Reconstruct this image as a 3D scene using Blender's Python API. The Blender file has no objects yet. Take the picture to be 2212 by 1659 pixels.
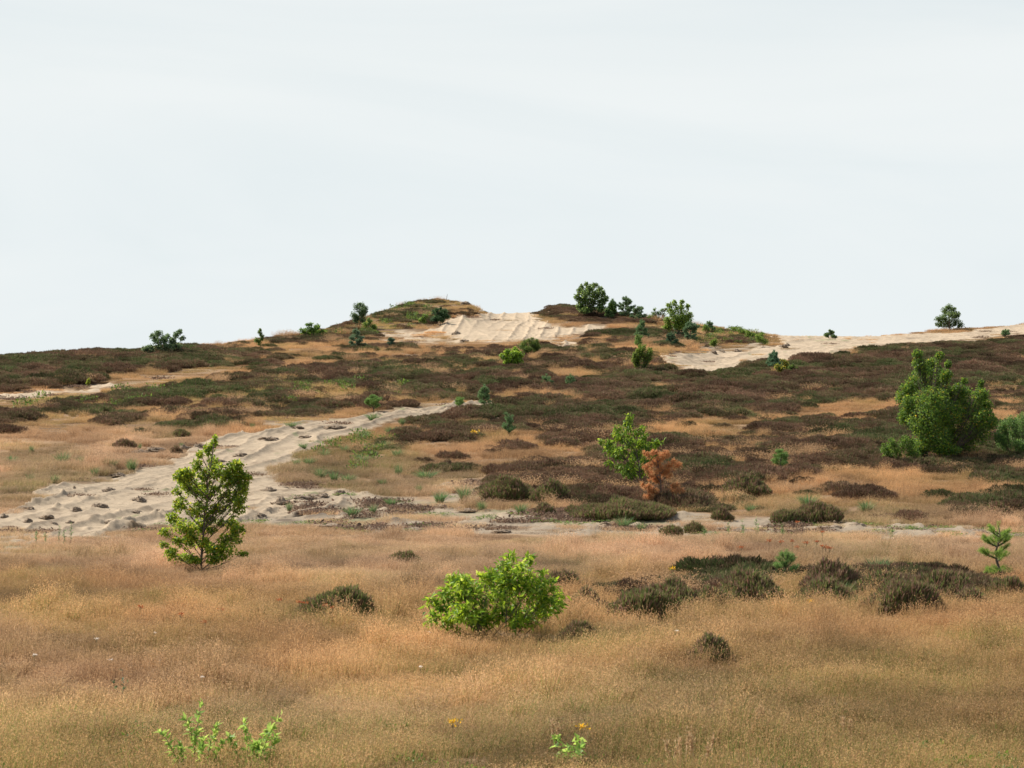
import bpy, math, random
import numpy as np
from mathutils import Vector, Matrix

R = np.random.default_rng(7)
random.seed(7)
scene = bpy.context.scene
COL = scene.collection

# ------------------------------------------------------------------ camera, sky, sun
S = 1024.0 / 2212.0            # traced units -> photo pixels at 1024 wide
F = 3233.0                     # focal length in pixels of a 1024 wide frame
CAMH = 3.0
THETA = math.atan((370.3 - 384.0) / F)
CT, ST = math.cos(THETA), math.sin(THETA)
cam_d = bpy.data.cameras.new('camera')
cam = bpy.data.objects.new('camera', cam_d)
COL.objects.link(cam)
cam.location = (0, 0, CAMH)
cam.rotation_euler = (math.radians(90) + THETA, 0, 0)
cam_d.sensor_width = 17.3
cam_d.lens = F / 1024.0 * 17.3
cam_d.clip_start = 0.5
cam_d.clip_end = 6000
cam_d.dof.use_dof = True
cam_d.dof.focus_distance = 62
cam_d.dof.aperture_fstop = 5.6
scene.camera = cam
scene.render.resolution_x = 1024
scene.render.resolution_y = 768
scene.view_settings.view_transform = 'Standard'
scene.view_settings.look = 'None'
scene.view_settings.exposure = 0.35
scene.view_settings.gamma = 1.0
scene.view_settings.use_curve_mapping = False

SUN_DIR = Vector((-0.80, 0.38, 1.0)).normalized()      # towards the sun: up left, a little beyond the scene
SUN_EL = math.asin(SUN_DIR.z)
sun_d = bpy.data.lights.new('sun', 'SUN')
sun_d.energy = 5.0
sun_d.angle = math.radians(0.6)
sun_d.color = (1.0, 0.93, 0.83)
sun = bpy.data.objects.new('sun', sun_d)
COL.objects.link(sun)
sun.location = SUN_DIR * 60
sun.rotation_euler = SUN_DIR.to_track_quat('Z', 'Y').to_euler()

world = bpy.data.worlds.new("World")
scene.world = world
world.use_nodes = True
wn, wl = world.node_tree.nodes, world.node_tree.links
wn.clear()
wo = wn.new('ShaderNodeOutputWorld')
bg = wn.new('ShaderNodeBackground'); bg.inputs['Strength'].default_value = 0.1
sky = wn.new('ShaderNodeTexSky'); sky.sky_type = 'NISHITA'; sky.sun_disc = False
sky.sun_elevation = SUN_EL
sky.sun_rotation = math.atan2(SUN_DIR.x, SUN_DIR.y)
sky.air_density = 1.0; sky.dust_density = 2.0
tc = wn.new('ShaderNodeTexCoord')
mp = wn.new('ShaderNodeMapping'); mp.inputs['Scale'].default_value = (1.6, 1.6, 7.0)
n1 = wn.new('ShaderNodeTexNoise'); n1.inputs['Scale'].default_value = 2.2; n1.inputs['Detail'].default_value = 7; n1.inputs['Distortion'].default_value = 1.2
sx = wn.new('ShaderNodeSeparateXYZ')
# veil of thin cloud: white haze low down, thinner towards the zenith
veil = wn.new('ShaderNodeMapRange'); veil.inputs['From Min'].default_value = 0.06; veil.inputs['From Max'].default_value = 0.42
veil.inputs['To Min'].default_value = 1.0; veil.inputs['To Max'].default_value = 0.22
cr = wn.new('ShaderNodeMapRange'); cr.inputs['From Min'].default_value = 0.3; cr.inputs['From Max'].default_value = 0.72
cr.inputs['To Min'].default_value = -0.04; cr.inputs['To Max'].default_value = 0.07
add = wn.new('ShaderNodeMath'); add.operation = 'ADD'; add.use_clamp = True
cc = wn.new('ShaderNodeMix'); cc.data_type = 'RGBA'
cc.inputs[6].default_value = (6.3, 6.8, 6.95, 1)
cc.inputs[7].default_value = (6.75, 7.08, 7.12, 1)
cfac = wn.new('ShaderNodeMapRange'); cfac.inputs['From Min'].default_value = 0.38; cfac.inputs['From Max'].default_value = 0.62
mx = wn.new('ShaderNodeMix'); mx.data_type = 'RGBA'
wl.new(tc.outputs['Generated'], mp.inputs['Vector']); wl.new(mp.outputs[0], n1.inputs['Vector'])
wl.new(tc.outputs['Generated'], sx.inputs[0]); wl.new(sx.outputs['Z'], veil.inputs['Value'])
wl.new(n1.outputs['Fac'], cr.inputs['Value']); wl.new(veil.outputs[0], add.inputs[0]); wl.new(cr.outputs[0], add.inputs[1])
wl.new(n1.outputs['Fac'], cfac.inputs['Value']); wl.new(cfac.outputs[0], cc.inputs[0])
wl.new(add.outputs[0], mx.inputs[0]); wl.new(sky.outputs[0], mx.inputs[6]); wl.new(cc.outputs[2], mx.inputs[7])
wl.new(mx.outputs[2], bg.inputs['Color']); wl.new(bg.outputs[0], wo.inputs['Surface'])

# ------------------------------------------------------------------ noise and helpers
_perm = R.random((256, 256)).astype(np.float32)
def vnoise(x, y, s=1.0, ox=0.0):
    x = np.asarray(x, dtype=np.float64) / s + 1000.3 + ox * 17.7
    y = np.asarray(y, dtype=np.float64) / s + 1000.7 + ox * 31.1
    xi = np.floor(x).astype(int); yi = np.floor(y).astype(int)
    fx = x - xi; fy = y - yi
    fx = fx * fx * (3 - 2 * fx); fy = fy * fy * (3 - 2 * fy)
    a = _perm[xi & 255, yi & 255]; b = _perm[(xi + 1) & 255, yi & 255]
    c = _perm[xi & 255, (yi + 1) & 255]; d = _perm[(xi + 1) & 255, (yi + 1) & 255]
    return ((a * (1 - fx) + b * fx) * (1 - fy) + (c * (1 - fx) + d * fx) * fy) * 2 - 1
def fbm(x, y, s=1.0, ox=0.0, o=4):
    t = 0; a = 1; n = 0
    for k in range(o):
        t = t + a * vnoise(x, y, s / 2 ** k, ox + k * 3.1); n += a; a *= 0.55
    return t / n
def sstep(a, b, x):
    t = np.clip((x - a) / (b - a), 0, 1); return t * t * (3 - 2 * t)

def row_slope(v):                 # dz/dy of the sight line through traced row v
    b = (384 - v * S) / F
    return (ST + b * CT) / (CT - b * ST)
def project(x, y, z):
    yf = y * CT + (z - CAMH) * ST
    up = -y * ST + (z - CAMH) * CT
    return (512 + F * x / yf) / S, (384 - F * up / yf) / S

# ------------------------------------------------------------------ terrain
SKYL = np.array([(-2000, 800), (-400, 780), (0, 770), (275, 757), (430, 748), (500, 738), (640, 719), (740, 701), (820, 677), (870, 652), (960, 644), (1000, 652),
                 (1050, 673), (1100, 673), (1160, 669), (1200, 657), (1240, 654), (1330, 670), (1400, 686), (1500, 696), (1600, 713),
                 (1650, 721), (1750, 723), (1880, 723), (1960, 715), (2100, 706), (2212, 698), (2600, 690), (4200, 730)], float)
RIDGE = np.array([(1430, 805), (1480, 800), (1600, 787), (1700, 772), (1850, 750), (1950, 737), (2100, 729), (2212, 718), (2600, 712), (3200, 716)], float)
BASE = [(1160, 58), (1067, 66), (984, 75), (913, 85), (833, 100), (758, 120), (704, 140), (655, 160), (600, 178)]
BV = np.array([b[0] for b in BASE][::-1], float); BD = np.array([b[1] for b in BASE][::-1], float)
TU = np.arange(-2000, 4213, 12.0)
TD = np.concatenate([np.arange(10, 200, 0.5), np.arange(200, 420, 4.0)])
TZ = np.zeros((len(TU), len(TD))); TV = np.zeros_like(TZ); TC = np.zeros(len(TU))
for i, u in enumerate(TU):
    vs = np.interp(u, SKYL[:, 0], SKYL[:, 1])
    vv = np.arange(1160, vs - 0.01, -2.0)
    dd = np.interp(vv, BV, BD)
    w = sstep(740, 800, u) * (1 - sstep(1010, 1060, u)) + sstep(1150, 1190, u) * (1 - sstep(1380, 1480, u))
    dd = np.where(dd > 134, 134 + (dd - 134) * (1 - 0.5 * w), dd)
    wr = sstep(1440, 1560, u)
    if wr > 0:
        r = np.interp(u, RIDGE[:, 0], RIDGE[:, 1])
        dd = dd + 8 * wr * np.clip((r - vv) / 4.0, 0, 1)
    zz = CAMH + dd * row_slope(vv)
    dc = dd[-1]; zc = zz[-1]; TC[i] = dc
    z = np.interp(TD, dd, zz)
    z = np.where(TD < 58, 0.0, z)
    z = np.where(TD > dc, np.maximum(zc - 0.09 * (TD - dc), -0.4), z)
    v = np.interp(TD, dd, vv)
    near = 800 + (CAMH * F / S) / TD
    v = np.where(TD < 58, near, v)
    TZ[i] = z; TV[i] = v
k = np.exp(-0.5 * (np.arange(-6, 7) / 2.4) ** 2); k /= k.sum()
nd = int(np.sum(TD < 200))
for i in range(len(TU)):
    p = np.pad(TZ[i, :nd], 6, mode='edge'); TZ[i, :nd] = np.convolve(p, k, 'valid')
TZ = np.apply_along_axis(lambda c: np.convolve(np.pad(c, 2, mode='edge'), np.ones(5) / 5, 'valid'), 0, TZ)
def _tab(T, x, y):
    d = np.clip(y, 12, 415)
    u = (512 + F * x / d / CT) / S
    fi = np.clip((u - TU[0]) / 12.0, 0, len(TU) - 1.001)
    fj = np.interp(d, TD, np.arange(len(TD))); fj = np.clip(fj, 0, len(TD) - 1.001)
    i = fi.astype(int); j = fj.astype(int); a = fi - i; b = fj - j
    return (T[i, j] * (1 - a) + T[i + 1, j] * a) * (1 - b) + (T[i, j + 1] * (1 - a) + T[i + 1, j + 1] * a) * b, u
def ground_z(x, y):
    x = np.asarray(x, float); y = np.asarray(y, float)
    z, u = _tab(TZ, x, y)
    hill = sstep(62, 80, y)
    edge = 1 - sstep(118, 135, y) * 0.6
    z = z + (0.10 * fbm(x, y, 6.0, 1, 3) + 0.035 * fbm(x, y, 1.3, 2, 2)) * (0.6 + 0.7 * hill) * edge
    return z
def place(u, v, hc=0.0):
    ds = np.arange(20, 172, 0.05)
    a = (u * S - 512) / F
    xs = a * ds * CT
    zs = ground_z(xs, ds)
    pu, pv = project(xs, ds, zs + hc)
    ok = np.nonzero(pv <= v)[0]
    if len(ok): i = ok[0]
    else:
        i = int(np.argmin(pv))
    return Vector((xs[i], ds[i], zs[i]))

# ------------------------------------------------------------------ land cover maps (traced, then looked up on the ground)
MW, MH = 1106, 830
def poly_mask(pts):
    p = np.array(pts, float) / 2.0
    x0, x1 = int(max(0, p[:, 0].min() - 1)), int(min(MW, p[:, 0].max() + 2))
    y0, y1 = int(max(0, p[:, 1].min() - 1)), int(min(MH, p[:, 1].max() + 2))
    X, Y = np.meshgrid(np.arange(x0, x1) + 0.5, np.arange(y0, y1) + 0.5)
    ins = np.zeros(X.shape, bool)
    n = len(p)
    for i in range(n):
        ax, ay = p[i]; bx, by = p[(i + 1) % n]
        if ay == by: continue
        c = ((ay > Y) != (by > Y)) & (X < (bx - ax) * (Y - ay) / (by - ay) + ax)
        ins ^= c
    return (slice(y0, y1), slice(x0, x1)), ins
def paint(M, pts, val):
    sl, m = poly_mask(pts); M[sl][m] = val
def blur(M, r):
    for ax in (0, 1):
        k = np.ones(2 * r + 1) / (2 * r + 1)
        for _ in range(2):
            M = np.apply_along_axis(lambda c: np.convolve(np.pad(c, r, mode='edge'), k, 'valid'), ax, M)
    return M
SAND = np.zeros((MH, MW)); DIRT = np.zeros((MH, MW)); HEATH = np.zeros((MH, MW)); GREEN = np.zeros((MH, MW)); PINK = np.zeros((MH, MW))
S1 = [(-5, 1120), (60, 1092), (110, 1050), (230, 1032), (370, 1000), (430, 958), (570, 930), (740, 908), (900, 882), (990, 878), (1080, 868), (1085, 880), (1000, 895), (850, 915), (780, 938), (700, 965), (630, 998), (600, 1015), (605, 1040), (700, 1060), (800, 1078), (760, 1100), (640, 1110), (480, 1125), (330, 1128), (250, 1150), (120, 1162), (50, 1150), (-5, 1142)]
S2 = [(-5, 849), (60, 842), (150, 836), (250, 826), (340, 814), (400, 804), (470, 793), (478, 800), (400, 812), (340, 822), (250, 836), (150, 848), (60, 856), (-5, 866)]
S3 = [(1050, 660), (1100, 660), (1160, 655), (1163, 690), (1190, 703), (1230, 711), (1305, 700), (1310, 706), (1250, 720), (1180, 733), (1090, 738), (1000, 739), (900, 740), (825, 744), (830, 738), (900, 731), (885, 717), (949, 707), (978, 687), (1025, 680), (1048, 672)]
S3b = [(1180, 738), (1250, 740), (1250, 748), (1180, 746)]
S4 = [(1430, 765), (1480, 768), (1530, 758), (1600, 760), (1655, 748), (1690, 752), (1700, 742), (1662, 722), (1664, 700), (1750, 700), (1880, 700), (1920, 722), (2000, 720), (2100, 713), (2150, 709), (2230, 700), (2230, 719), (2100, 733), (1950, 742), (1850, 755), (1700, 777), (1600, 792), (1500, 805), (1465, 797), (1440, 780)]
for s in (S1, S3, S3b, S4): paint(SAND, s, 1.0)
paint(SAND, S2, 0.72); SAND[:] = np.where(SAND > 0, SAND, SAND); paint(SAND, [(820, 712), (890, 712), (985, 722), (985, 742), (820, 745)], .42); paint(SAND, [(240, 820), (480, 788), (480, 804), (240, 842)], 0.3)
for c in [((20, 1075), (110, 1112)), ((470, 985), (520, 1000))]: pass
D1 = [(520, 1115), (640, 1085), (760, 1065), (860, 1075), (960, 1090), (1050, 1100), (1150, 1100), (1300, 1110), (1450, 1108), (1560, 1125), (1750, 1120), (1900, 1130), (2050, 1135), (2220, 1140), (2220, 1165), (2000, 1163), (1800, 1160), (1600, 1157), (1400, 1156), (1200, 1158), (1000, 1156), (850, 1152), (700, 1146), (600, 1138)]
D2 = [(905, 1050), (960, 1036), (1050, 1032), (1060, 1050), (1040, 1080), (930, 1078)]
D3 = [(-5, 1140), (120, 1158), (250, 1150), (330, 1130), (560, 1115), (600, 1130), (420, 1150), (250, 1165), (100, 1185), (-5, 1200)]
for s, v in ((D1, 1.0), (D2, 0.8), (D3, 0.6)): paint(DIRT, s, v)
paint(DIRT, [(560, 1040), (640, 1040), (800, 1060), (800, 1085), (640, 1085), (580, 1070)], 0.7)
paint(DIRT, [(1420, 760), (1530, 750), (1660, 738), (1660, 752), (1530, 765), (1440, 775)], 0.6)
paint(DIRT, [(560, 900), (830, 875), (1080, 850), (1090, 870), (900, 885), (740, 908), (560, 932)], 0.4)
paint(DIRT, [(60, 1035), (230, 1018), (400, 985), (430, 960), (480, 955), (370, 1005), (230, 1035), (100, 1052)], 0.5)
HE = [
 ([(-5, 865), (300, 830), (480, 798), (700, 778), (1000, 762), (1450, 795), (1450, 900), (1000, 868), (900, 876), (740, 898), (560, 922), (300, 935), (-5, 935)], .52),
 ([(480, 800), (560, 790), (1000, 785), (1400, 795), (1420, 870), (1080, 868), (900, 855), (700, 830), (500, 835)], .72),
 ([(330, 835), (520, 815), (700, 830), (720, 880), (500, 890), (330, 870)], .72),
 ([(740, 822), (870, 822), (870, 840), (760, 842)], .1),
 ([(640, 838), (820, 842), (810, 856), (660, 852)], .25),
 ([(-5, 862), (180, 848), (330, 826), (500, 797), (560, 793), (520, 812), (380, 832), (180, 858), (-5, 885)], .06),
 ([(-5, 892), (150, 885), (240, 905), (200, 925), (-5, 925)], .2),
 ([(440, 755), (640, 735), (800, 745), (820, 765), (640, 790), (480, 795)], .38),
 ([(480, 745), (640, 720), (760, 716), (760, 738), (600, 745)], .62),
 ([(820, 745), (1180, 742), (1420, 765), (1440, 800), (1000, 790), (820, 780)], .48),
 ([(640, 640), (740, 640), (820, 640), (870, 640), (940, 640), (960, 690), (930, 712), (880, 720), (780, 724), (640, 722)], .74),
 ([(870, 630), (1010, 630), (1040, 680), (985, 690), (960, 690), (955, 672), (880, 662)], .2),
 ([(780, 724), (900, 722), (900, 735), (790, 738)], .2),
 ([(1160, 688), (1164, 640), (1350, 640), (1400, 660), (1400, 700), (1280, 702), (1200, 690)], .97),
 ([(1400, 640), (1560, 660), (1560, 700), (1400, 702)], .4),
 ([(1240, 716), (1300, 708), (1400, 712), (1450, 718), (1500, 726), (1540, 742), (1400, 746), (1250, 736)], .93),
 ([(1500, 700), (1640, 715), (1650, 742), (1540, 745)], .3),
 ([(-5, 740), (275, 740), (310, 740), (420, 745), (452, 765), (472, 790), (400, 800), (300, 812), (200, 828), (100, 836), (-5, 846)], 1.0),
 ([(205, 806), (330, 798), (340, 806), (220, 822)], .3),
 ([(880, 918), (960, 895), (1090, 872), (1420, 850), (1480, 802), (1600, 792), (1850, 756), (1950, 743), (2225, 722), (2225, 860), (1950, 862), (1750, 862), (1560, 885), (1440, 905), (1300, 925), (1150, 935), (950, 938)], .96),
 ([(1080, 862), (1300, 800), (1480, 800), (1450, 900), (1100, 900)], .93),
 ([(1600, 815), (1640, 812), (1645, 830), (1605, 832)], .3),
 ([(1790, 830), (1850, 828), (1850, 850), (1800, 850)], .3),
 ([(860, 938), (1300, 925), (1300, 1000), (1080, 1015), (860, 1000)], .38),
 ([(1300, 925), (1450, 905), (1560, 885), (1750, 862), (1950, 862), (2225, 860), (2225, 965), (1300, 970)], .64),
 ([(1400, 915), (1640, 900), (1640, 935), (1400, 945)], .12),
 ([(1700, 870), (1950, 865), (1950, 900), (1720, 905)], .25),
 ([(1080, 950), (1330, 950), (1330, 985), (1080, 975)], .3),
 ([(1480, 975), (1700, 968), (1700, 985), (1480, 990)], .35),
 ([(1045, 1068), (1075, 1025), (1130, 1003), (1250, 998), (1350, 965), (1480, 965), (1540, 985), (1900, 965), (2225, 965), (2225, 1040), (2080, 1042), (1900, 1022), (1800, 1018), (1650, 1045), (1550, 1055), (1500, 1085), (1440, 1098), (1260, 1095), (1100, 1072)], .96),
 ([(1480, 1060), (1650, 1048), (1800, 1022), (1900, 1028), (2080, 1048), (2225, 1042), (2225, 1115), (1900, 1120), (1480, 1115)], .22),
 ([(1780, 1030), (2060, 1040), (2080, 1065), (1800, 1055)], .08),
 ([(650, 985), (860, 960), (1050, 990), (1050, 1020), (800, 1035), (650, 1030)], .08),
 ([(1225, 1285), (1300, 1275), (1450, 1275), (1520, 1245), (1620, 1235), (1700, 1245), (1850, 1235), (2000, 1235), (2110, 1250), (2130, 1275), (2040, 1292), (1980, 1300), (1900, 1285), (1780, 1275), (1650, 1282), (1520, 1295), (1420, 1308), (1300, 1305)], .82),
 ([(2140, 1245), (2225, 1240), (2225, 1265), (2150, 1268)], .6), ([(1480, 1385), (1580, 1385), (1570, 1398), (1480, 1398)], .55),
 ([(60, 925), (330, 930), (330, 945), (100, 945)], .35),
]
for pts, v in HE: paint(HEATH, pts, v)
for pts, v in [([(60, 850), (280, 852), (420, 835), (480, 840), (420, 870), (120, 885), (20, 880)], .75), ([(480, 820), (900, 830), (900, 870), (600, 870), (480, 850)], .45),
               ([(640, 640), (960, 640), (950, 715), (640, 722)], .5), ([(600, 965), (850, 940), (900, 1000), (800, 1030), (650, 1030)], .5),
               ([(-5, 1580), (500, 1535), (900, 1590), (1300, 1585), (1900, 1545), (2225, 1500), (2225, 1665), (-5, 1665)], 1.0), ([(20, 1050), (120, 1050), (140, 1075), (40, 1075)], .6),
               ([(1500, 700), (1660, 718), (1650, 745), (1500, 748)], .6), ([(1680, 1400), (2225, 1380), (2225, 1600), (1680, 1600)], .3), ([(1000, 1500), (1680, 1450), (1680, 1600), (1000, 1620)], .25)]:
    paint(GREEN, pts, v)
LOW = np.zeros((MH, MW)); paint(LOW, [(-5, 850), (250, 826), (470, 792), (560, 790), (520, 815), (380, 832), (180, 862), (-5, 885)], 1.0)
paint(LOW, [(820, 738), (1090, 733), (1260, 720), (1310, 705), (1330, 712), (1250, 735), (1090, 752), (820, 752)], .8); paint(LOW, [(1420, 770), (1470, 798), (1500, 806), (1480, 815), (1400, 790)], .8)
paint(LOW, [(-5, 1120), (2225, 1150), (2225, 1185), (-5, 1190)], .45)
paint(PINK, [(-5, 930), (430, 930), (600, 990), (1050, 1000), (1060, 1090), (2225, 1110), (2225, 1240), (1500, 1230), (900, 1290), (500, 1260), (-5, 1230)], 1.0)
paint(PINK, [(-5, 1380), (900, 1500), (1500, 1500), (1600, 1600), (-5, 1620)], .5)
LOW = blur(LOW, 2); SAND = blur(SAND, 2); DIRT = blur(DIRT, 3); HEATH = blur(HEATH, 2); GREEN = blur(GREEN, 6); PINK = blur(PINK, 14); GREEN[-30:] = np.maximum(GREEN[-30:], .75)
def look(M, x, y, wob=1.0):
    x = np.asarray(x, float); y = np.asarray(y, float)
    if wob:
        xx = x + wob * 0.35 * fbm(x, y, 1.6, 11, 3); yy = y + wob * 0.9 * fbm(x, y, 1.6, 12, 3)
    else: xx, yy = x, y
    v, u = _tab(TV, xx, yy)
    v = np.where(yy < 25, 1650.0, v)
    u = np.where(u < 0, -u * 1.0, u); u = np.where(u > 2211, 4422 - u, u)
    i = np.clip((v / 2), 0, MH - 1).astype(int); j = (np.abs(u) / 2).astype(int) % MW
    return M[i, j]

# ------------------------------------------------------------------ mesh building
class MB:
    def __init__(s): s.v = []; s.t = []; s.c = []; s.n = 0
    def add(s, v, t, c):
        v = np.asarray(v, np.float32).reshape(-1, 3); t = np.asarray(t, np.int32).reshape(-1, 3)
        c = np.asarray(c, np.float32)
        if c.ndim == 1: c = np.tile(c, (len(v), 1))
        s.v.append(v); s.t.append(t + s.n); s.c.append(c); s.n += len(v)
    def build(s, name, mat, parent=None, smooth=False, link=True):
        v = np.concatenate(s.v); t = np.concatenate(s.t); c = np.concatenate(s.c)
        return make_mesh(name, v, t, c, mat, parent, smooth, link)
def make_mesh(name, v, f, c, mat, parent=None, smooth=False, link=True):
    k = f.shape[1]
    me = bpy.data.meshes.new(name)
    me.vertices.add(len(v)); me.vertices.foreach_set('co', np.ascontiguousarray(v, np.float32).ravel())
    me.loops.add(f.size); me.loops.foreach_set('vertex_index', np.ascontiguousarray(f, np.int32).ravel())
    me.polygons.add(len(f)); me.polygons.foreach_set('loop_start', np.arange(0, f.size, k, dtype=np.int32))
    if c is not None:
        at = me.color_attributes.new('Col', 'FLOAT_COLOR', 'POINT')
        cc = np.ones((len(v), 4), np.float32); cc[:, :c.shape[1]] = c
        at.data.foreach_set('color', cc.ravel())
    me.update(calc_edges=True); me.validate()
    if smooth: me.polygons.foreach_set('use_smooth', np.ones(len(f), bool))
    me.materials.append(mat)
    o = bpy.data.objects.new(name, me)
    if link: COL.objects.link(o)
    if parent is not None: o.parent = parent
    return o
def thing(name, label, cat, loc, group=None):
    o = bpy.data.objects.new(name, None); COL.objects.link(o)
    o.location = loc; o['label'] = label; o['category'] = cat
    o.empty_display_size = 0.1
    if group: o['group'] = group
    return o
def unit(a): return a / np.maximum(np.linalg.norm(a, axis=-1, keepdims=True), 1e-9)

# ------------------------------------------------------------------ materials
def new_mat(name):
    m = bpy.data.materials.new(name); m.use_nodes = True
    m.node_tree.nodes.clear(); return m, m.node_tree.nodes, m.node_tree.links
def leaf_mat(name, transl=0.4, rough=0.5, spec=0.35, var=0.25):
    m, n, l = new_mat(name)
    o = n.new('ShaderNodeOutputMaterial'); a = n.new('ShaderNodeVertexColor'); a.layer_name = 'Col'
    g = n.new('ShaderNodeNewGeometry'); nz = n.new('ShaderNodeTexNoise'); nz.inputs['Scale'].default_value = 9.0
    mr = n.new('ShaderNodeMapRange'); mr.inputs['To Min'].default_value = 1 - var; mr.inputs['To Max'].default_value = 1 + var
    ml = n.new('ShaderNodeMix'); ml.data_type = 'RGBA'; ml.blend_type = 'MULTIPLY'; ml.inputs[0].default_value = 1.0
    p = n.new('ShaderNodeBsdfPrincipled'); p.inputs['Roughness'].default_value = rough; p.inputs['Specular IOR Level'].default_value = spec
    t = n.new('ShaderNodeBsdfTranslucent'); mx = n.new('ShaderNodeMixShader'); mx.inputs[0].default_value = transl
    hs = n.new('ShaderNodeHueSaturation'); hs.inputs['Value'].default_value = 1.55; hs.inputs['Hue'].default_value = 0.48
    l.new(g.outputs['Position'], nz.inputs['Vector']); l.new(nz.outputs['Fac'], mr.inputs['Value'])
    l.new(a.outputs['Color'], ml.inputs[6]); l.new(mr.outputs[0], ml.inputs[7])
    l.new(ml.outputs[2], p.inputs['Base Color']); l.new(ml.outputs[2], hs.inputs['Color']); l.new(hs.outputs[0], t.inputs['Color'])
    l.new(p.outputs[0], mx.inputs[1]); l.new(t.outputs[0], mx.inputs[2]); l.new(mx.outputs[0], o.inputs['Surface'])
    return m
M_LEAF = leaf_mat('leaves', 0.5); M_NEEDLE = leaf_mat('needles', 0.22, 0.6, 0.3); M_DEAD = leaf_mat('dead_needles', 0.35, 0.8, 0.1)
M_BLADE = leaf_mat('green_blades', 0.35, 0.55, 0.3); M_HEATHER = leaf_mat('heather_sprigs', 0.3, 0.8, 0.1, 0.3)
def bark_mat():
    m, n, l = new_mat('bark'); o = n.new('ShaderNodeOutputMaterial'); p = n.new('ShaderNodeBsdfPrincipled')
    nz = n.new('ShaderNodeTexNoise'); nz.inputs['Scale'].default_value = 25; nz.inputs['Detail'].default_value = 6
    r = n.new('ShaderNodeValToRGB'); r.color_ramp.elements[0].color = (.035, .024, .017, 1); r.color_ramp.elements[1].color = (.17, .125, .09, 1)
    l.new(nz.outputs['Fac'], r.inputs[0]); l.new(r.outputs[0], p.inputs['Base Color']); p.inputs['Roughness'].default_value = .85
    l.new(p.outputs[0], o.inputs['Surface']); return m
M_BARK = bark_mat()
def soil_mat():
    m, n, l = new_mat('peaty_soil'); o = n.new('ShaderNodeOutputMaterial'); p = n.new('ShaderNodeBsdfPrincipled')
    nz = n.new('ShaderNodeTexNoise'); nz.inputs['Scale'].default_value = 14; nz.inputs['Detail'].default_value = 8
    tc = n.new('ShaderNodeNewGeometry'); l.new(tc.outputs['Position'], nz.inputs['Vector'])
    r = n.new('ShaderNodeValToRGB'); r.color_ramp.elements[0].color = (.11, .078, .052, 1); r.color_ramp.elements[1].color = (.38, .29, .20, 1)
    r.color_ramp.elements[0].position = .35; r.color_ramp.elements[1].position = .7
    l.new(nz.outputs['Fac'], r.inputs[0]); l.new(r.outputs[0], p.inputs['Base Color']); p.inputs['Roughness'].default_value = .95
    b = n.new('ShaderNodeBump'); b.inputs['Distance'].default_value = .03; l.new(nz.outputs['Fac'], b.inputs['Height']); l.new(b.outputs[0], p.inputs['Normal'])
    l.new(p.outputs[0], o.inputs['Surface']); return m
M_SOIL = soil_mat()
def ground_mat(name, bump=0.02):
    m, n, l = new_mat(name); o = n.new('ShaderNodeOutputMaterial'); p = n.new('ShaderNodeBsdfPrincipled'); p.inputs['Roughness'].default_value = .95
    p.inputs['Specular IOR Level'].default_value = .1
    a = n.new('ShaderNodeVertexColor'); a.layer_name = 'Col'; g = n.new('ShaderNodeNewGeometry')
    n1 = n.new('ShaderNodeTexNoise'); n1.inputs['Scale'].default_value = 5; n1.inputs['Detail'].default_value = 9; n1.inputs['Roughness'].default_value = .7
    n2 = n.new('ShaderNodeTexNoise'); n2.inputs['Scale'].default_value = 22; n2.inputs['Detail'].default_value = 3
    mr = n.new('ShaderNodeMapRange'); mr.inputs['From Min'].default_value = .3; mr.inputs['From Max'].default_value = .7; mr.inputs['To Min'].default_value = .78; mr.inputs['To Max'].default_value = 1.15
    sp = n.new('ShaderNodeMapRange'); sp.inputs['From Min'].default_value = .64; sp.inputs['From Max'].default_value = .70
    ml = n.new('ShaderNodeMix'); ml.data_type = 'RGBA'; ml.blend_type = 'MULTIPLY'; ml.inputs[0].default_value = 1.0
    m2 = n.new('ShaderNodeMix'); m2.data_type = 'RGBA'; m2.inputs[7].default_value = (.12, .085, .06, 1)
    l.new(g.outputs['Position'], n1.inputs['Vector']); l.new(g.outputs['Position'], n2.inputs['Vector'])
    l.new(n1.outputs['Fac'], mr.inputs['Value']); l.new(n2.outputs['Fac'], sp.inputs['Value'])
    l.new(a.outputs['Color'], ml.inputs[6]); l.new(mr.outputs[0], ml.inputs[7]); l.new(ml.outputs[2], m2.inputs[6]); l.new(sp.outputs[0], m2.inputs[0])
    l.new(m2.outputs[2], p.inputs['Base Color'])
    b = n.new('ShaderNodeBump'); b.inputs['Distance'].default_value = bump; b.inputs['Strength'].default_value = 1.0
    l.new(n1.outputs['Fac'], b.inputs['Height']); l.new(b.outputs[0], p.inputs['Normal']); l.new(p.outputs[0], o.inputs['Surface']); return m
M_GROUND = ground_mat('ground_litter', .03); M_SAND = ground_mat('pale_sand', .02)

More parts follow.
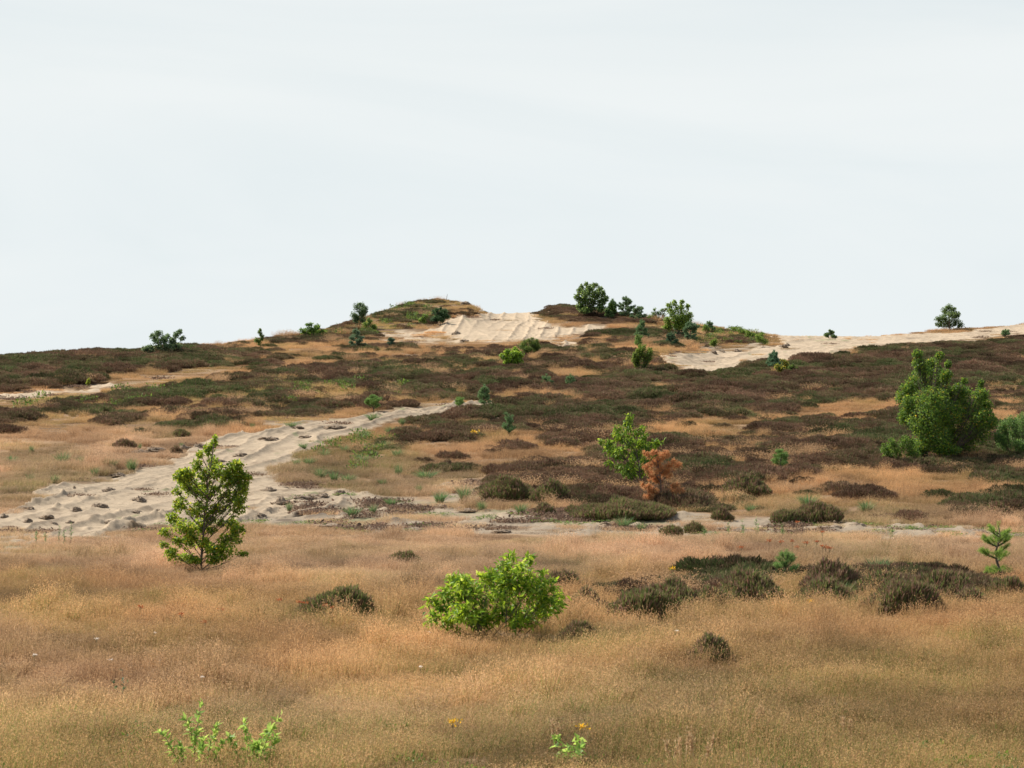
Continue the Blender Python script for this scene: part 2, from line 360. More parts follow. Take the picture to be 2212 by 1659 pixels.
# ------------------------------------------------------------------ ground sheet
C_LIT = np.array([.20, .135, .075]); C_LIT2 = np.array([.34, .225, .13]); C_SAND = np.array([.405, .322, .225]); C_DIRT = np.array([.29, .235, .17]); C_DARK = np.array([.07, .05, .035]); C_MOSS = np.array([.13, .16, .06])
def cover_color(x, y):
    sa = look(SAND, x, y); di = look(DIRT, x, y); he = look(HEATH, x, y)
    n = fbm(x, y, 1.1, 5, 4); n2 = fbm(x, y, .5, 6, 3)
    c = C_LIT + (C_LIT2 - C_LIT) * sstep(-.5, .5, n)[:, None]
    c = c + (np.array([.10, .07, .045]) - c) * (he * .8)[:, None]
    dd = sstep(.2, .6, di + .35 * n)[:, None]
    dc = C_DIRT + (C_SAND * .85 - C_DIRT) * sstep(0, .5, n2)[:, None]
    dc = dc + (C_DARK - dc) * (sstep(.25, .5, -n2) * .7)[:, None]
    dc = dc + (C_MOSS - dc) * (sstep(.2, .5, fbm(x, y, .8, 9, 3)) * .5)[:, None]
    c = c + (dc - c) * dd
    ss = sstep(.30, .62, sa + .45 * fbm(x, y * .5, .45, 70, 3))[:, None]
    sc = C_SAND * (1 + .10 * n2[:, None])
    sc = sc + (C_DIRT - sc) * (sstep(.1, .6, di) * sstep(-.2, .4, n) * .7)[:, None]
    deb = sstep(.22, .5, fbm(x, y * .6, .38, 71, 4)) * .6 * sstep(-.35, .25, fbm(x, y, 3.5, 73, 2) + di)
    sc = sc + (np.array([.20, .15, .10]) - sc) * deb[:, None]
    sc = sc + (np.array([.17, .20, .09]) - sc) * (sstep(.42, .6, fbm(x, y * .5, .7, 72, 4)) * .6)[:, None]
    return c + (sc - c) * ss
A_in = np.arange(-200, 2413, 7.0)
a_u = np.concatenate([np.linspace(-24000, -2200, 40), np.linspace(-2000, -220, 60), A_in, np.linspace(2430, 4200, 60), np.linspace(4400, 26000, 40)])
g_d = np.concatenate([np.linspace(-60, 14, 10), np.arange(15, 62, .3), np.arange(62, 172, .28), np.arange(172.5, 240, 2.0), np.linspace(245, 420, 30), np.linspace(480, 3500, 14)])
AA = (a_u * S - 512) / F
GX, GY = np.meshgrid(AA, g_d)
GX = GX * np.maximum(GY, 30) * CT
gx, gy = GX.ravel(), GY.ravel()
gz = ground_z(gx, gy)
sink = look(SAND, gx, gy)
dirt_ = look(DIRT, gx, gy)
gz = gz - 0.07 * sstep(.15, .6, sink) + sstep(.2, .7, dirt_) * (np.maximum(fbm(gx, gy * .7, .4, 50, 4) - .05, 0) * .16 - .01)
gcol = cover_color(gx, gy)
nr, nc = GX.shape
idx = np.arange(nr * nc).reshape(nr, nc)
quads = np.stack([idx[:-1, :-1], idx[:-1, 1:], idx[1:, 1:], idx[1:, :-1]], -1).reshape(-1, 4)
g = make_mesh('ground', np.stack([gx, gy, gz], 1), quads, gcol, M_GROUND, smooth=True)
g['kind'] = 'structure'

# ------------------------------------------------------------------ sandy tracks
def centre(pts):
    return np.array([[*place(u, v)[:2]] for u, v in pts])
TRACKS = [centre([(0, 1132), (150, 1095), (300, 1062), (450, 1025), (560, 1000), (620, 975), (700, 945), (850, 905), (1000, 885), (1080, 873)]),
          centre([(1118, 676), (1108, 690), (1090, 710), (1060, 736)]),
          centre([(2212, 710), (2050, 722), (1900, 733), (1780, 748), (1650, 768), (1450, 788)]),
          centre([(0, 856), (250, 832), (470, 797)])]
def lateral(x, y, P):
    best = np.full(x.shape, 1e9); t = np.zeros(x.shape); s = np.zeros(x.shape); acc = 0
    for i in range(len(P) - 1):
        a, b = P[i], P[i + 1]; L = np.hypot(*(b - a)); d = (b - a) / L
        if L < 1e-6: continue
        px, py = x - a[0], y - a[1]
        along = px * d[0] + py * d[1]; lat = px * d[1] - py * d[0]
        lo = -1e9 if i == 0 else 0; hi = 1e9 if i == len(P) - 2 else L
        over = np.maximum(np.maximum(lo - along, along - hi), 0)
        dist = np.hypot(lat, over)
        m = dist < best
        best = np.where(m, dist, best); t = np.where(m, lat, t); s = np.where(m, acc + along, s)
        acc += L
    return t, s
def sand_patch(name, P, u0, u1, d0, d1, du, dstep, amp, wave, lump, label_box):
    us = np.arange(u0, u1, du); ds = np.arange(d0, d1, dstep)
    X, Y = np.meshgrid((us * S - 512) / F, ds); X = X * Y * CT
    x, y = X.ravel(), Y.ravel()
    z0 = ground_z(x, y); m = look(SAND, x, y)
    t, s = lateral(x, y, P)
    w = t + (.22 if name == 'sand_blowout' else .7) * fbm(t * .35, s * .8, 3.0, 21, 2) + .07 * fbm(x, y, .7, 22, 2)
    r = 1 - np.abs(np.sin(np.pi * w / wave)); r2 = 1 - np.abs(np.sin(np.pi * (w * .618 + s * .10 + 1.3) / wave))
    env = np.clip(.6 + .9 * fbm(t * .7, s * (.06 if name == 'sand_blowout' else .22), .9, 23, 2), 0, 1.3)
    rut = amp * (r ** 2.2 * env + .5 * r2 ** 3 * np.clip(.3 + 1.2 * fbm(t * .6, s * .25, 1.0, 24, 2), 0, 1) - .35)
    lm = np.maximum(fbm(x, y, .9, 25, 4) - .16, 0) * lump * 1.6 + lump * .4 * fbm(x, y, .25, 27, 2)
    fine = .028 * (1 - np.abs(np.sin(np.pi * (t + .5 * fbm(t * .4, s * .7, 2.2, 28, 3)) / (wave * .37)))) ** 2 * np.clip(.5 + 1.2 * fbm(t * .6, s * .3, 1.2, 29, 2), 0, 1)
    rough = np.clip(.3 + 1.3 * fbm(x, y * .6, 2.4, 61, 3), 0, 1)
    rut = rut + fine + (.15 if name == 'sand_blowout' else 1.0) * rough * (.045 * np.abs(fbm(x, y, .28, 62, 3)) + (.30 if name == 'sandy_track' else .08) * np.maximum(fbm(x, y * .8, .5, 63, 4) - .26, 0))
    e = sstep(.12, .7, m + .35 * fbm(x, y * .5, .5, 26, 4))
    z = z0 - .075 + .10 * e + (rut + lm) * e
    col = cover_color(x, y)
    col = (C_SAND * (1 + .06 * fbm(x, y, .8, 95, 3))[:, None] * .55 + col * .45 if name == 'sand_blowout' else col) * (.93 if name == 'sandy_track' else 1.1)
    trail = sstep(.82, .97, 1 - np.abs(np.sin(np.pi * w / wave))) * sstep(-.05, .25, fbm(t * .8, s * .3, .8, 64, 3)) * .9
    crest = np.maximum(np.maximum(trail, sstep(.35, .9, (lm / (lump * 1.2 + 1e-6)))), sstep(.35, .6, fbm(x, y, .45, 60, 3)) * .7)[:, None]
    col = col + (np.array([.21, .155, .105]) - col) * crest * .6
    nr, nc = X.shape; idx = np.arange(nr * nc).reshape(nr, nc)
    q = np.stack([idx[:-1, :-1], idx[:-1, 1:], idx[1:, 1:], idx[1:, :-1]], -1).reshape(-1, 4)
    keep = (m[q].max(1) > .06); q = q[keep]
    used = np.unique(q); rem = np.full(nr * nc, -1); rem[used] = np.arange(len(used))
    o = make_mesh(name, np.stack([x, y, z], 1)[used], rem[q], col[used], M_SAND, smooth=True)
    o['kind'] = 'structure'
    return o
sand_patch('sandy_track', TRACKS[0], -500, 1110, 56, 96, 2.4, .08, .10, .8, .03, None)
sand_patch('sand_blowout', TRACKS[1], 800, 1330, 118, 168, 2.0, .15, .09, .6, .02, None)
sand_patch('sand_slope', TRACKS[2], 1410, 2700, 106, 166, 2.4, .2, .07, 1.0, .04, None)
sand_patch('footpath', TRACKS[3], -300, 500, 90, 118, 3.0, .2, .04, .5, .06, None)

# ------------------------------------------------------------------ scattered cover (stuff)
def blades(n, rad, hmin, hmax, wid, lean, colfn, seg=3, fan=0.0, rad_pow=.5, wind=(.12, -.03)):
    mb = MB()
    a = R.random(n) * 2 * np.pi; rr = rad * R.random(n) ** rad_pow
    bx, by = rr * np.cos(a), rr * np.sin(a)
    h = hmin + (hmax - hmin) * R.random(n)
    az = R.random(n) * 2 * np.pi
    lx = np.cos(az) * lean * R.random(n) + wind[0] + fan * bx / rad; ly = np.sin(az) * lean * R.random(n) + wind[1] + fan * by / rad
    wa = R.random(n) * np.pi; wx, wy = np.cos(wa) * wid / 2, np.sin(wa) * wid / 2
    ts = np.linspace(0, 1, seg + 1)
    vs = []
    for t in ts[:-1]:
        cx = bx + lx * h * t ** 1.7; cy = by + ly * h * t ** 1.7; cz = h * t * (1 - .12 * (lx ** 2 + ly ** 2) * t) - .01
        k = 1 - .45 * t
        vs.append(np.stack([cx - wx * k, cy - wy * k, cz], 1)); vs.append(np.stack([cx + wx * k, cy + wy * k, cz], 1))
    vs.append(np.stack([bx + lx * h, by + ly * h, h * (1 - .12 * (lx ** 2 + ly ** 2)) - .01], 1))
    V = np.stack(vs, 1); m = V.shape[1]
    tr = []
    for s_ in range(seg - 1):
        b = 2 * s_; tr += [(b, b + 1, b + 3), (b, b + 3, b + 2)]
    tr.append((m - 3, m - 2, m - 1))
    T = (np.arange(n)[:, None, None] * m + np.array(tr)[None]).reshape(-1, 3)
    c = colfn(n)
    mb.add(V.reshape(-1, 3), T, np.repeat(c, m, 0))
    return mb, V[:, -1]
def lerp_cols(cols, n, p=None):
    cols = np.array(cols); i = R.choice(len(cols), n, p=p)
    return cols[i] * (1 + .22 * (R.random((n, 1)) - .5))
def flecks(mb, pts, ln, wd, cols, upb=.6, spread=.9, p=None):
    n = len(pts)
    d = unit(R.normal(size=(n, 3)) * spread + np.array([0, 0, upb]))
    s = unit(np.cross(d, R.normal(size=(n, 3))))
    L = ln * (.6 + .8 * R.random((n, 1))); W = wd * (.6 + .8 * R.random((n, 1)))
    V = np.stack([pts, pts + d * L * .5 + s * W * .5, pts + d * L, pts + d * L * .5 - s * W * .5], 1)
    T = (np.arange(n)[:, None, None] * 4 + np.array([(0, 1, 2), (0, 2, 3)])[None]).reshape(-1, 3)
    mb.add(V.reshape(-1, 3), T, np.repeat(lerp_cols(cols, n, p), 4, 0))
# grass colour in Col: r = blade random, g = greenness random, b = seed head
def stuff_grass_mat():
    m, n, l = new_mat('dry_grass'); o = n.new('ShaderNodeOutputMaterial')
    a = n.new('ShaderNodeVertexColor'); a.layer_name = 'Col'; sp = n.new('ShaderNodeSeparateColor')
    it = n.new('ShaderNodeAttribute'); it.attribute_type = 'INSTANCER'; it.attribute_name = 'tint'
    ig = n.new('ShaderNodeAttribute'); ig.attribute_type = 'INSTANCER'; ig.attribute_name = 'green'
    ib = n.new('ShaderNodeAttribute'); ib.attribute_type = 'INSTANCER'; ib.attribute_name = 'tone'
    def mix(c1, c2, fac):
        x = n.new('ShaderNodeMix'); x.data_type = 'RGBA'
        if isinstance(c1, tuple): x.inputs[6].default_value = (*c1, 1)
        else: l.new(c1, x.inputs[6])
        if isinstance(c2, tuple): x.inputs[7].default_value = (*c2, 1)
        else: l.new(c2, x.inputs[7])
        if isinstance(fac, float): x.inputs[0].default_value = fac
        else: l.new(fac, x.inputs[0])
        return x.outputs[2]
    l.new(a.outputs['Color'], sp.inputs[0])
    base = mix((.61, .366, .172), (.63, .425, .26), it.outputs['Fac'])
    base = mix(base, (.20, .115, .06), sp.outputs[0])
    mg = n.new('ShaderNodeMath'); mg.operation = 'MULTIPLY'; mg.use_clamp = True; l.new(ig.outputs['Fac'], mg.inputs[0]); l.new(sp.outputs[1], mg.inputs[1])
    base = mix(base, (.14, .22, .045), mg.outputs[0])
    tn = n.new('ShaderNodeMix'); tn.data_type = 'RGBA'; tn.blend_type = 'MULTIPLY'; tn.inputs[0].default_value = 1
    l.new(base, tn.inputs[6]); l.new(ib.outputs['Fac'], tn.inputs[7])
    p = n.new('ShaderNodeBsdfPrincipled'); p.inputs['Roughness'].default_value = .6; p.inputs['Specular IOR Level'].default_value = .25
    t = n.new('ShaderNodeBsdfTranslucent'); mx = n.new('ShaderNodeMixShader'); mx.inputs[0].default_value = .5
    l.new(tn.outputs[2], p.inputs['Base Color']); l.new(tn.outputs[2], t.inputs['Color'])
    l.new(p.outputs[0], mx.inputs[1]); l.new(t.outputs[0], mx.inputs[2]); l.new(mx.outputs[0], o.inputs['Surface']); return m
M_GRASS = stuff_grass_mat()
def stuff_heather_mat():
    m, n, l = new_mat('heather_cover'); o = n.new('ShaderNodeOutputMaterial')
    a = n.new('ShaderNodeVertexColor'); a.layer_name = 'Col'
    ig = n.new('ShaderNodeAttribute'); ig.attribute_type = 'INSTANCER'; ig.attribute_name = 'green'
    ib = n.new('ShaderNodeAttribute'); ib.attribute_type = 'INSTANCER'; ib.attribute_name = 'tone'
    sp = n.new('ShaderNodeSeparateColor'); l.new(a.outputs['Color'], sp.inputs[0])
    m1 = n.new('ShaderNodeMix'); m1.data_type = 'RGBA'; m1.inputs[6].default_value = (.175, .098, .065, 1); m1.inputs[7].default_value = (.105, .138, .048, 1)
    ad = n.new('ShaderNodeMath'); ad.operation = 'ADD'; ad.use_clamp = True; l.new(ig.outputs['Fac'], ad.inputs[0])
    sb = n.new('ShaderNodeMath'); sb.operation = 'SUBTRACT'; sb.inputs[1].default_value = .5; l.new(sp.outputs[1], sb.inputs[0]); l.new(sb.outputs[0], ad.inputs[1])
    l.new(ad.outputs[0], m1.inputs[0])
    m2 = n.new('ShaderNodeMix'); m2.data_type = 'RGBA'; l.new(m1.outputs[2], m2.inputs[6]); m2.inputs[7].default_value = (.27, .19, .12, 1); l.new(sp.outputs[2], m2.inputs[0])
    m3 = n.new('ShaderNodeMix'); m3.data_type = 'RGBA'; m3.blend_type = 'MULTIPLY'; m3.inputs[0].default_value = 1; l.new(m2.outputs[2], m3.inputs[6]); l.new(ib.outputs['Fac'], m3.inputs[7])
    p = n.new('ShaderNodeBsdfPrincipled'); p.inputs['Roughness'].default_value = .85; p.inputs['Specular IOR Level'].default_value = .1
    t = n.new('ShaderNodeBsdfTranslucent'); mx = n.new('ShaderNodeMixShader'); mx.inputs[0].default_value = .3
    l.new(m3.outputs[2], p.inputs['Base Color']); l.new(m3.outputs[2], t.inputs['Color']); l.new(p.outputs[0], mx.inputs[1]); l.new(t.outputs[0], mx.inputs[2])
    l.new(mx.outputs[0], o.inputs['Surface']); return m
M_HSTUFF = stuff_heather_mat()
def proto_coll(name): return bpy.data.collections.new(name)
def gcols(n): 
    c = np.stack([R.random(n) ** 1.6, R.random(n), np.zeros(n)], 1); return c
PG = proto_coll('grass_sources')
for k_ in range(4):
    mb, tips = blades(640, .42, .04, .155, .004, .45, gcols, seg=3)
    n = len(tips); sel = R.random(n) < .6
    tp = np.repeat(tips[sel], 4, 0); tp = tp + R.normal(size=tp.shape) * np.array([.012, .012, .028]) - np.array([0, 0, .02])
    mb2 = mb
    nn = len(tp)
    d = unit(R.normal(size=(nn, 3)) + np.array([.1, 0, .8])); s_ = unit(np.cross(d, R.normal(size=(nn, 3))))
    L = .009 + .010 * R.random((nn, 1))
    V = np.stack([tp, tp + d * L * .5 + s_ * .003, tp + d * L, tp + d * L * .5 - s_ * .003], 1)
    T = (np.arange(nn)[:, None, None] * 4 + np.array([(0, 1, 2), (0, 2, 3)])[None]).reshape(-1, 3)
    cc_ = np.stack([R.random(nn) * .35, R.random(nn) * .4, np.ones(nn)], 1)
    mb2.add(V.reshape(-1, 3), T, np.repeat(cc_, 4, 0))
    o = mb2.build('grass_patch', M_GRASS, link=False); PG.objects.link(o)
for k_ in range(2):
    mb, tips = blades(200, .10, .09, .24, .004, .4, gcols, seg=3, fan=.4)
    nn = len(tips) * 3; tp = np.repeat(tips, 3, 0) + R.normal(size=(nn, 3)) * np.array([.008, .008, .03])
    d = unit(R.normal(size=(nn, 3)) + np.array([.1, 0, .9])); s_ = unit(np.cross(d, R.normal(size=(nn, 3)))); L = .010 + .011 * R.random((nn, 1))
    V = np.stack([tp, tp + d * L * .5 + s_ * .0035, tp + d * L, tp + d * L * .5 - s_ * .0035], 1)
    T = (np.arange(nn)[:, None, None] * 4 + np.array([(0, 1, 2), (0, 2, 3)])[None]).reshape(-1, 3)
    mb.add(V.reshape(-1, 3), T, np.repeat(np.stack([R.random(nn) * .25, R.random(nn) * .3, np.ones(nn)], 1), 4, 0))
    o = mb.build('tall_tuft', M_GRASS, link=False); PG.objects.link(o)
def heather_mb(rad, h, n, sprig=.055, colored=None, irregular=.25, bald=.0):
    """dome of upright sprigs on radiating stems"""
    mb = MB()
    a = R.random(n) * 2 * np.pi; q = R.random(n) ** .55
    ph = R.random(3) * 6
    lim = 1 + irregular * (np.sin(2 * a + ph[0]) * .5 + np.sin(3 * a + ph[1]) * .35 + np.sin(5 * a + ph[2]) * .3)
    rr = rad * q * lim
    top = h * np.sqrt(np.clip(1 - (q * .93) ** 2.4, 0, 1)) * (1 + irregular * .9 * vnoise(rr * np.cos(a), rr * np.sin(a), rad * .33, ph[0]))
    lvl = 1 - .55 * R.random(n) ** 2.0
    z = top * lvl
    P = np.stack([rr * np.cos(a) * (.75 + .25 * lvl), rr * np.sin(a) * (.75 + .25 * lvl), z], 1)
    out = np.stack([np.cos(a) * q, np.sin(a) * q, np.zeros(n)], 1)
    d = unit(out * .55 + np.array([.05, 0, 1.0]) + R.normal(size=(n, 3)) * .28)
    s_ = unit(np.cross(d, R.normal(size=(n, 3))))
    L = sprig * (.6 + .9 * R.random((n, 1))); W = sprig * .17 * (.7 + .6 * R.random((n, 1)))
    V = np.stack([P - d * L * .6, P + s_ * W, P + d * L, P - s_ * W], 1)
    T = (np.arange(n)[:, None, None] * 4 + np.array([(0, 1, 2), (0, 2, 3)])[None]).reshape(-1, 3)
    if colored is None:
        c = np.stack([R.random(n), np.clip(.5 + .3 * R.normal(size=n), 0, 1), (R.random(n) < .15) * .8], 1)
    else: c = lerp_cols(colored[0], n, colored[1])
    mb.add(V.reshape(-1, 3), T, np.repeat(c, 4, 0))
    return mb
PH = proto_coll('heather_sources')
for k_ in range(5):
    mb = heather_mb(.40, .23 + .03 * (k_ % 3), 1500, sprig=.055, irregular=.28)
    o = mb.build('heather_patch', M_HSTUFF, link=False); PH.objects.link(o)
def leaf_protos():
    P_ = proto_coll('herb_sources')
    for k_ in range(3):
        mb = MB(); n = 90
        a = R.random(n) * 6.283; r = .25 * R.random(n) ** .5
        pts = np.stack([r * np.cos(a), r * np.sin(a), .02 + .16 * R.random(n)], 1)
        flecks(mb, pts, .06, .03, [(.10, .17, .03), (.16, .26, .04), (.07, .12, .03)], .3, 1.0)
        o = mb.build('herb_patch', M_BLADE, link=False); P_.objects.link(o)
    return P_
PL = leaf_protos()
PT = proto_coll('litter_sources')
for k_ in range(3):
    mb, _ = blades(170, .26, .015, .085, .007, 1.6, lambda m: lerp_cols([(.13, .085, .055), (.20, .14, .09), (.30, .21, .13), (.09, .06, .04)], m), seg=2)
    pts = np.stack([R.normal(size=90) * .12, R.normal(size=90) * .12, np.abs(R.normal(size=90)) * .02], 1)
    flecks(mb, pts, .05, .025, [(.10, .07, .05), (.16, .11, .075), (.24, .18, .12)], .2, 1.0)
    o = mb.build('litter_patch', M_DEAD, link=False); PT.objects.link(o)
def scatter(name, pts, var, rot, scl, attrs, coll, label=None):
    me = bpy.data.meshes.new(name); me.vertices.add(len(pts)); me.vertices.foreach_set('co', pts.astype(np.float32).ravel())
    a = me.attributes.new('var', 'INT', 'POINT'); a.data.foreach_set('value', var.astype(np.int32))
    a = me.attributes.new('rot', 'FLOAT_VECTOR', 'POINT'); a.data.foreach_set('vector', rot.astype(np.float32).ravel())
    a = me.attributes.new('scl', 'FLOAT_VECTOR', 'POINT'); a.data.foreach_set('vector', scl.astype(np.float32).ravel())
    for k, v in attrs.items():
        a = me.attributes.new(k, 'FLOAT', 'POINT'); a.data.foreach_set('value', v.astype(np.float32))
    o = bpy.data.objects.new(name, me); COL.objects.link(o); o['kind'] = 'stuff'
    if label: o['label'] = label
    ng = bpy.data.node_groups.new(name + '_scatter', 'GeometryNodeTree')
    ng.interface.new_socket('Geometry', in_out='INPUT', socket_type='NodeSocketGeometry')
    ng.interface.new_socket('Geometry', in_out='OUTPUT', socket_type='NodeSocketGeometry')
    N, L = ng.nodes, ng.links
    gi = N.new('NodeGroupInput'); go = N.new('NodeGroupOutput'); ip = N.new('GeometryNodeInstanceOnPoints')
    ci = N.new('GeometryNodeCollectionInfo'); ci.inputs['Collection'].default_value = coll
    ci.inputs['Separate Children'].default_value = True; ci.inputs['Reset Children'].default_value = True
    ip.inputs['Pick Instance'].default_value = True
    def na(nm, ty):
        x = N.new('GeometryNodeInputNamedAttribute'); x.data_type = ty; x.inputs['Name'].default_value = nm; return x.outputs['Attribute']
    L.new(gi.outputs[0], ip.inputs['Points']); L.new(ci.outputs[0], ip.inputs['Instance'])
    L.new(na('var', 'INT'), ip.inputs['Instance Index'])
    er = N.new('FunctionNodeEulerToRotation'); L.new(na('rot', 'FLOAT_VECTOR'), er.inputs[0]); L.new(er.outputs[0], ip.inputs['Rotation'])
    L.new(na('scl', 'FLOAT_VECTOR'), ip.inputs['Scale']); L.new(ip.outputs[0], go.inputs[0])
    md = o.modifiers.new('scatter', 'NODES'); md.node_group = ng
    return o
def rand_pts(density, y0, y1, margin=2.5, wf=1.22):
    hw = .1585 * wf
    n = int(density * ((hw * y1 + margin) + (hw * y0 + margin)) * (y1 - y0))
    y = y0 + (y1 - y0) * np.sqrt(R.random(int(n * 1.0))) if y0 < 1 else None
    yy = []; 
    Y = R.random(n * 2) * (y1 - y0) + y0; keep = R.random(n * 2) < (hw * Y + margin) / (hw * y1 + margin); Y = Y[keep][:n]
    X = (R.random(len(Y)) * 2 - 1) * (hw * Y + margin)
    return X, Y
KEEPOUT = []      # filled with (x, y, r) of standing plants so cover leaves them visible
def do_cover():
    # dry grass
    parts = [rand_pts(8.0, 20, 60), rand_pts(6.0, 60, 100), rand_pts(4.5, 100, 170)]
    x = np.concatenate([p[0] for p in parts]); y = np.concatenate([p[1] for p in parts])
    he = look(HEATH, x, y); sa = look(SAND, x, y); di = look(DIRT, x, y); gr = look(GREEN, x, y); pk = look(PINK, x, y, 0)
    n = fbm(x, y * .55, 1.5, 31, 4); n3 = fbm(x, y * .5, .6, 32, 2)
    isheath = (he + (1.15 * n + .16 * R.normal(size=len(x))) * np.clip(1.75 - np.abs(he - .5) * 2, .3, 1)) > .5
    isheath &= ~((R.random(len(x)) < .45 * np.clip(1.12 - he, .05, 1)) & (n3 > -.05) & (y > 62))
    edge_ = sa + .45 * fbm(x, y * .5, .45, 70, 3); low = look(LOW, x, y, .3)
    ok = (~isheath) & ((edge_ < .33) | ((sa < .6) & (R.random(len(x)) < .12)) | (R.random(len(x)) < .008)) & (R.random(len(x)) > low * .25) & (R.random(len(x)) > np.clip(di * 1.0, 0, .72) * (di > .15)) 
    ok &= ~((fbm(x, y, 2.2, 40, 3) > .42) & (R.random(len(x)) < .6))
    for (kx, ky, kr, kf) in KEEPOUT:
        ok &= ~(((x - kx) ** 2 + ((y - ky) * 1.2) ** 2 < kr ** 2) & (R.random(len(x)) < kf))
    X, Y, G, PK = x[ok], y[ok], gr[ok], pk[ok]
    near = 1 - sstep(40, 56, Y)
    ln = fbm(X, Y * .5, 2.6, 33, 3)
    hum = fbm(X, Y * .45, .9, 34, 4)
    sc = (.8 + .25 * near + .3 * ln + 1.1 * hum) * (.8 + .4 * R.random(len(X)))
    sc *= np.where(Y > 60, .9, 1)
    ridge_low = sstep(110, 130, Y); sc *= 1 - .25 * ridge_low; sc *= (1 - .5 * sstep(.2, .6, di[ok])) * (1 - .55 * low[ok]) * (1 - .45 * sstep(.05, .3, sa[ok]))
    tone = np.clip(.98 + .6 * fbm(X, Y * .45, 1.4, 35, 4) + .45 * hum + .10 * R.normal(size=len(X)), .42, 1.5)
    green = np.clip(.2 + 1.0 * fbm(X, Y * .45, 1.6, 36, 4) + G * 1.5 + .22 * near, 0, 1)
    Z = ground_z(X, Y)
    scl = np.stack([1.05 * np.ones(len(X)), 1.05 * np.ones(len(X)), sc], 1)
    rot = np.stack([np.zeros(len(X)), np.zeros(len(X)), (R.random(len(X)) - .5) * 1.2], 1)
    scatter('dry_grass', np.stack([X, Y, Z], 1), np.where(R.random(len(X)) < .22, R.integers(4, 6, len(X)), R.integers(0, 4, len(X))), rot, scl, {'tint': np.clip(PK + .3 * ln, 0, 1), 'green': green, 'tone': tone}, PG)
    # heather
    parts = [rand_pts(12.0, 30, 60), rand_pts(12.0, 60, 100), rand_pts(11.0, 100, 170)]
    x = np.concatenate([p[0] for p in parts]); y = np.concatenate([p[1] for p in parts])
    he = look(HEATH, x, y); sa = look(SAND, x, y); gr = look(GREEN, x, y)
    n = fbm(x, y * .55, 1.5, 31, 4)
    ok = ((he + (1.15 * n + .16 * R.normal(size=len(x))) * np.clip(1.75 - np.abs(he - .5) * 2, .3, 1)) > .5) & (sa < .12) & (he > .02) & (look(LOW, x, y, .3) < .5)
    X, Y, G = x[ok], y[ok], gr[ok]
    green = np.clip(.30 + 1.3 * fbm(X, Y * .5, 1.5, 37, 4) + .35 * G + .15 * R.normal(size=len(X)), 0, 1)
    tone = np.clip(1.0 + .7 * fbm(X, Y * .5, .9, 38, 4) + .14 * R.normal(size=len(X)), .45, 1.6)
    s0 = .82 * (.85 + .7 * fbm(X, Y * .6, .9, 39, 3)) * (.7 + .6 * R.random(len(X)))
    zs = s0 * .82 * (1 - .3 * sstep(110, 130, Y))
    rot = np.stack([np.zeros(len(X)), np.zeros(len(X)), R.random(len(X)) * 6.28], 1)
    scatter('heather', np.stack([X, Y, ground_z(X, Y) - .02], 1), R.integers(0, 5, len(X)), rot, np.stack([s0, s0, zs], 1), {'green': green, 'tone': tone}, PH)
    # dry stems standing among the heather
    k2 = R.random(len(X)) < .10; k2 &= look(HEATH, X, Y) < .9 + .1 * (Y < 75); X2 = X[k2] + R.normal(size=k2.sum()) * .3; Y2 = Y[k2] + R.normal(size=k2.sum()) * .3; m2 = X2.shape[0]
    m_ = fbm(X2, Y2 * .6, 1.1, 80, 3) > .12; X2, Y2 = X2[m_], Y2[m_]; m2 = len(X2)
    scatter('dry_grass_stems', np.stack([X2, Y2, ground_z(X2, Y2)], 1), R.integers(4, 6, m2), np.stack([np.zeros(m2), np.zeros(m2), R.random(m2) * 2], 1),
            np.stack([np.full(m2, 2.0), np.full(m2, 2.0), .85 + .45 * R.random(m2)], 1), {'tint': R.random(m2) * .5, 'green': np.full(m2, .1), 'tone': .8 + .4 * R.random(m2)}, PG)
    # dead litter, moss and short green grass on the churned ground
    parts = [rand_pts(7.0, 54, 70), rand_pts(5.0, 70, 100), rand_pts(1.6, 100, 170)]
    x = np.concatenate([p[0] for p in parts]); y = np.concatenate([p[1] for p in parts])
    sa = look(SAND, x, y); di = look(DIRT, x, y)
    edge = np.clip(1 - np.abs(sa - .35) / .35, 0, 1)
    pr = np.clip(.75 * di + .55 * edge + .10 * (sa > .6), 0, 1) * sstep(.02, .35, fbm(x, y * .5, .8, 90, 4))
    ok = R.random(len(x)) < pr
    X3, Y3 = x[ok], y[ok]; s3 = .5 + .9 * R.random(len(X3)); m3 = len(X3)
    scatter('plant_litter', np.stack([X3, Y3, ground_z(X3, Y3) + .02], 1), R.integers(0, 3, m3), np.stack([np.zeros(m3), np.zeros(m3), R.random(m3) * 6.28], 1), np.stack([s3 * 1.3, s3 * 1.3, s3], 1), {}, PT)
    # green ground herbs
    parts = [rand_pts(5.0, 22, 170)]
    x, y = parts[0]; gr = look(GREEN, x, y); sa = look(SAND, x, y); di = look(DIRT, x, y)
    n = fbm(x, y, 1.2, 41, 3)
    ok = (R.random(len(x)) < np.clip(gr * .9 - .12 + .5 * (y < 26) * (gr > .3), 0, 1) * sstep(-.2, .3, n)) & (sa < .2) & ((y > 60) | (y < 27.5)) | ((di > .3) & (n > .0) & (R.random(len(x)) < .6) & (y > 56) & (y < 66))
    X, Y = x[ok], y[ok]; s0 = (.6 + .6 * R.random(len(X))) * np.where(Y < 40, .5, 1); hz = np.where((Y > 56) & (Y < 66), .3, 1.25)
    rot = np.stack([np.zeros(len(X)), np.zeros(len(X)), R.random(len(X)) * 6.28], 1)
    scatter('green_herbs', np.stack([X, Y, ground_z(X, Y)], 1), R.integers(0, 3, len(X)), rot, np.stack([s0, s0, s0 * hz], 1), {}, PL)

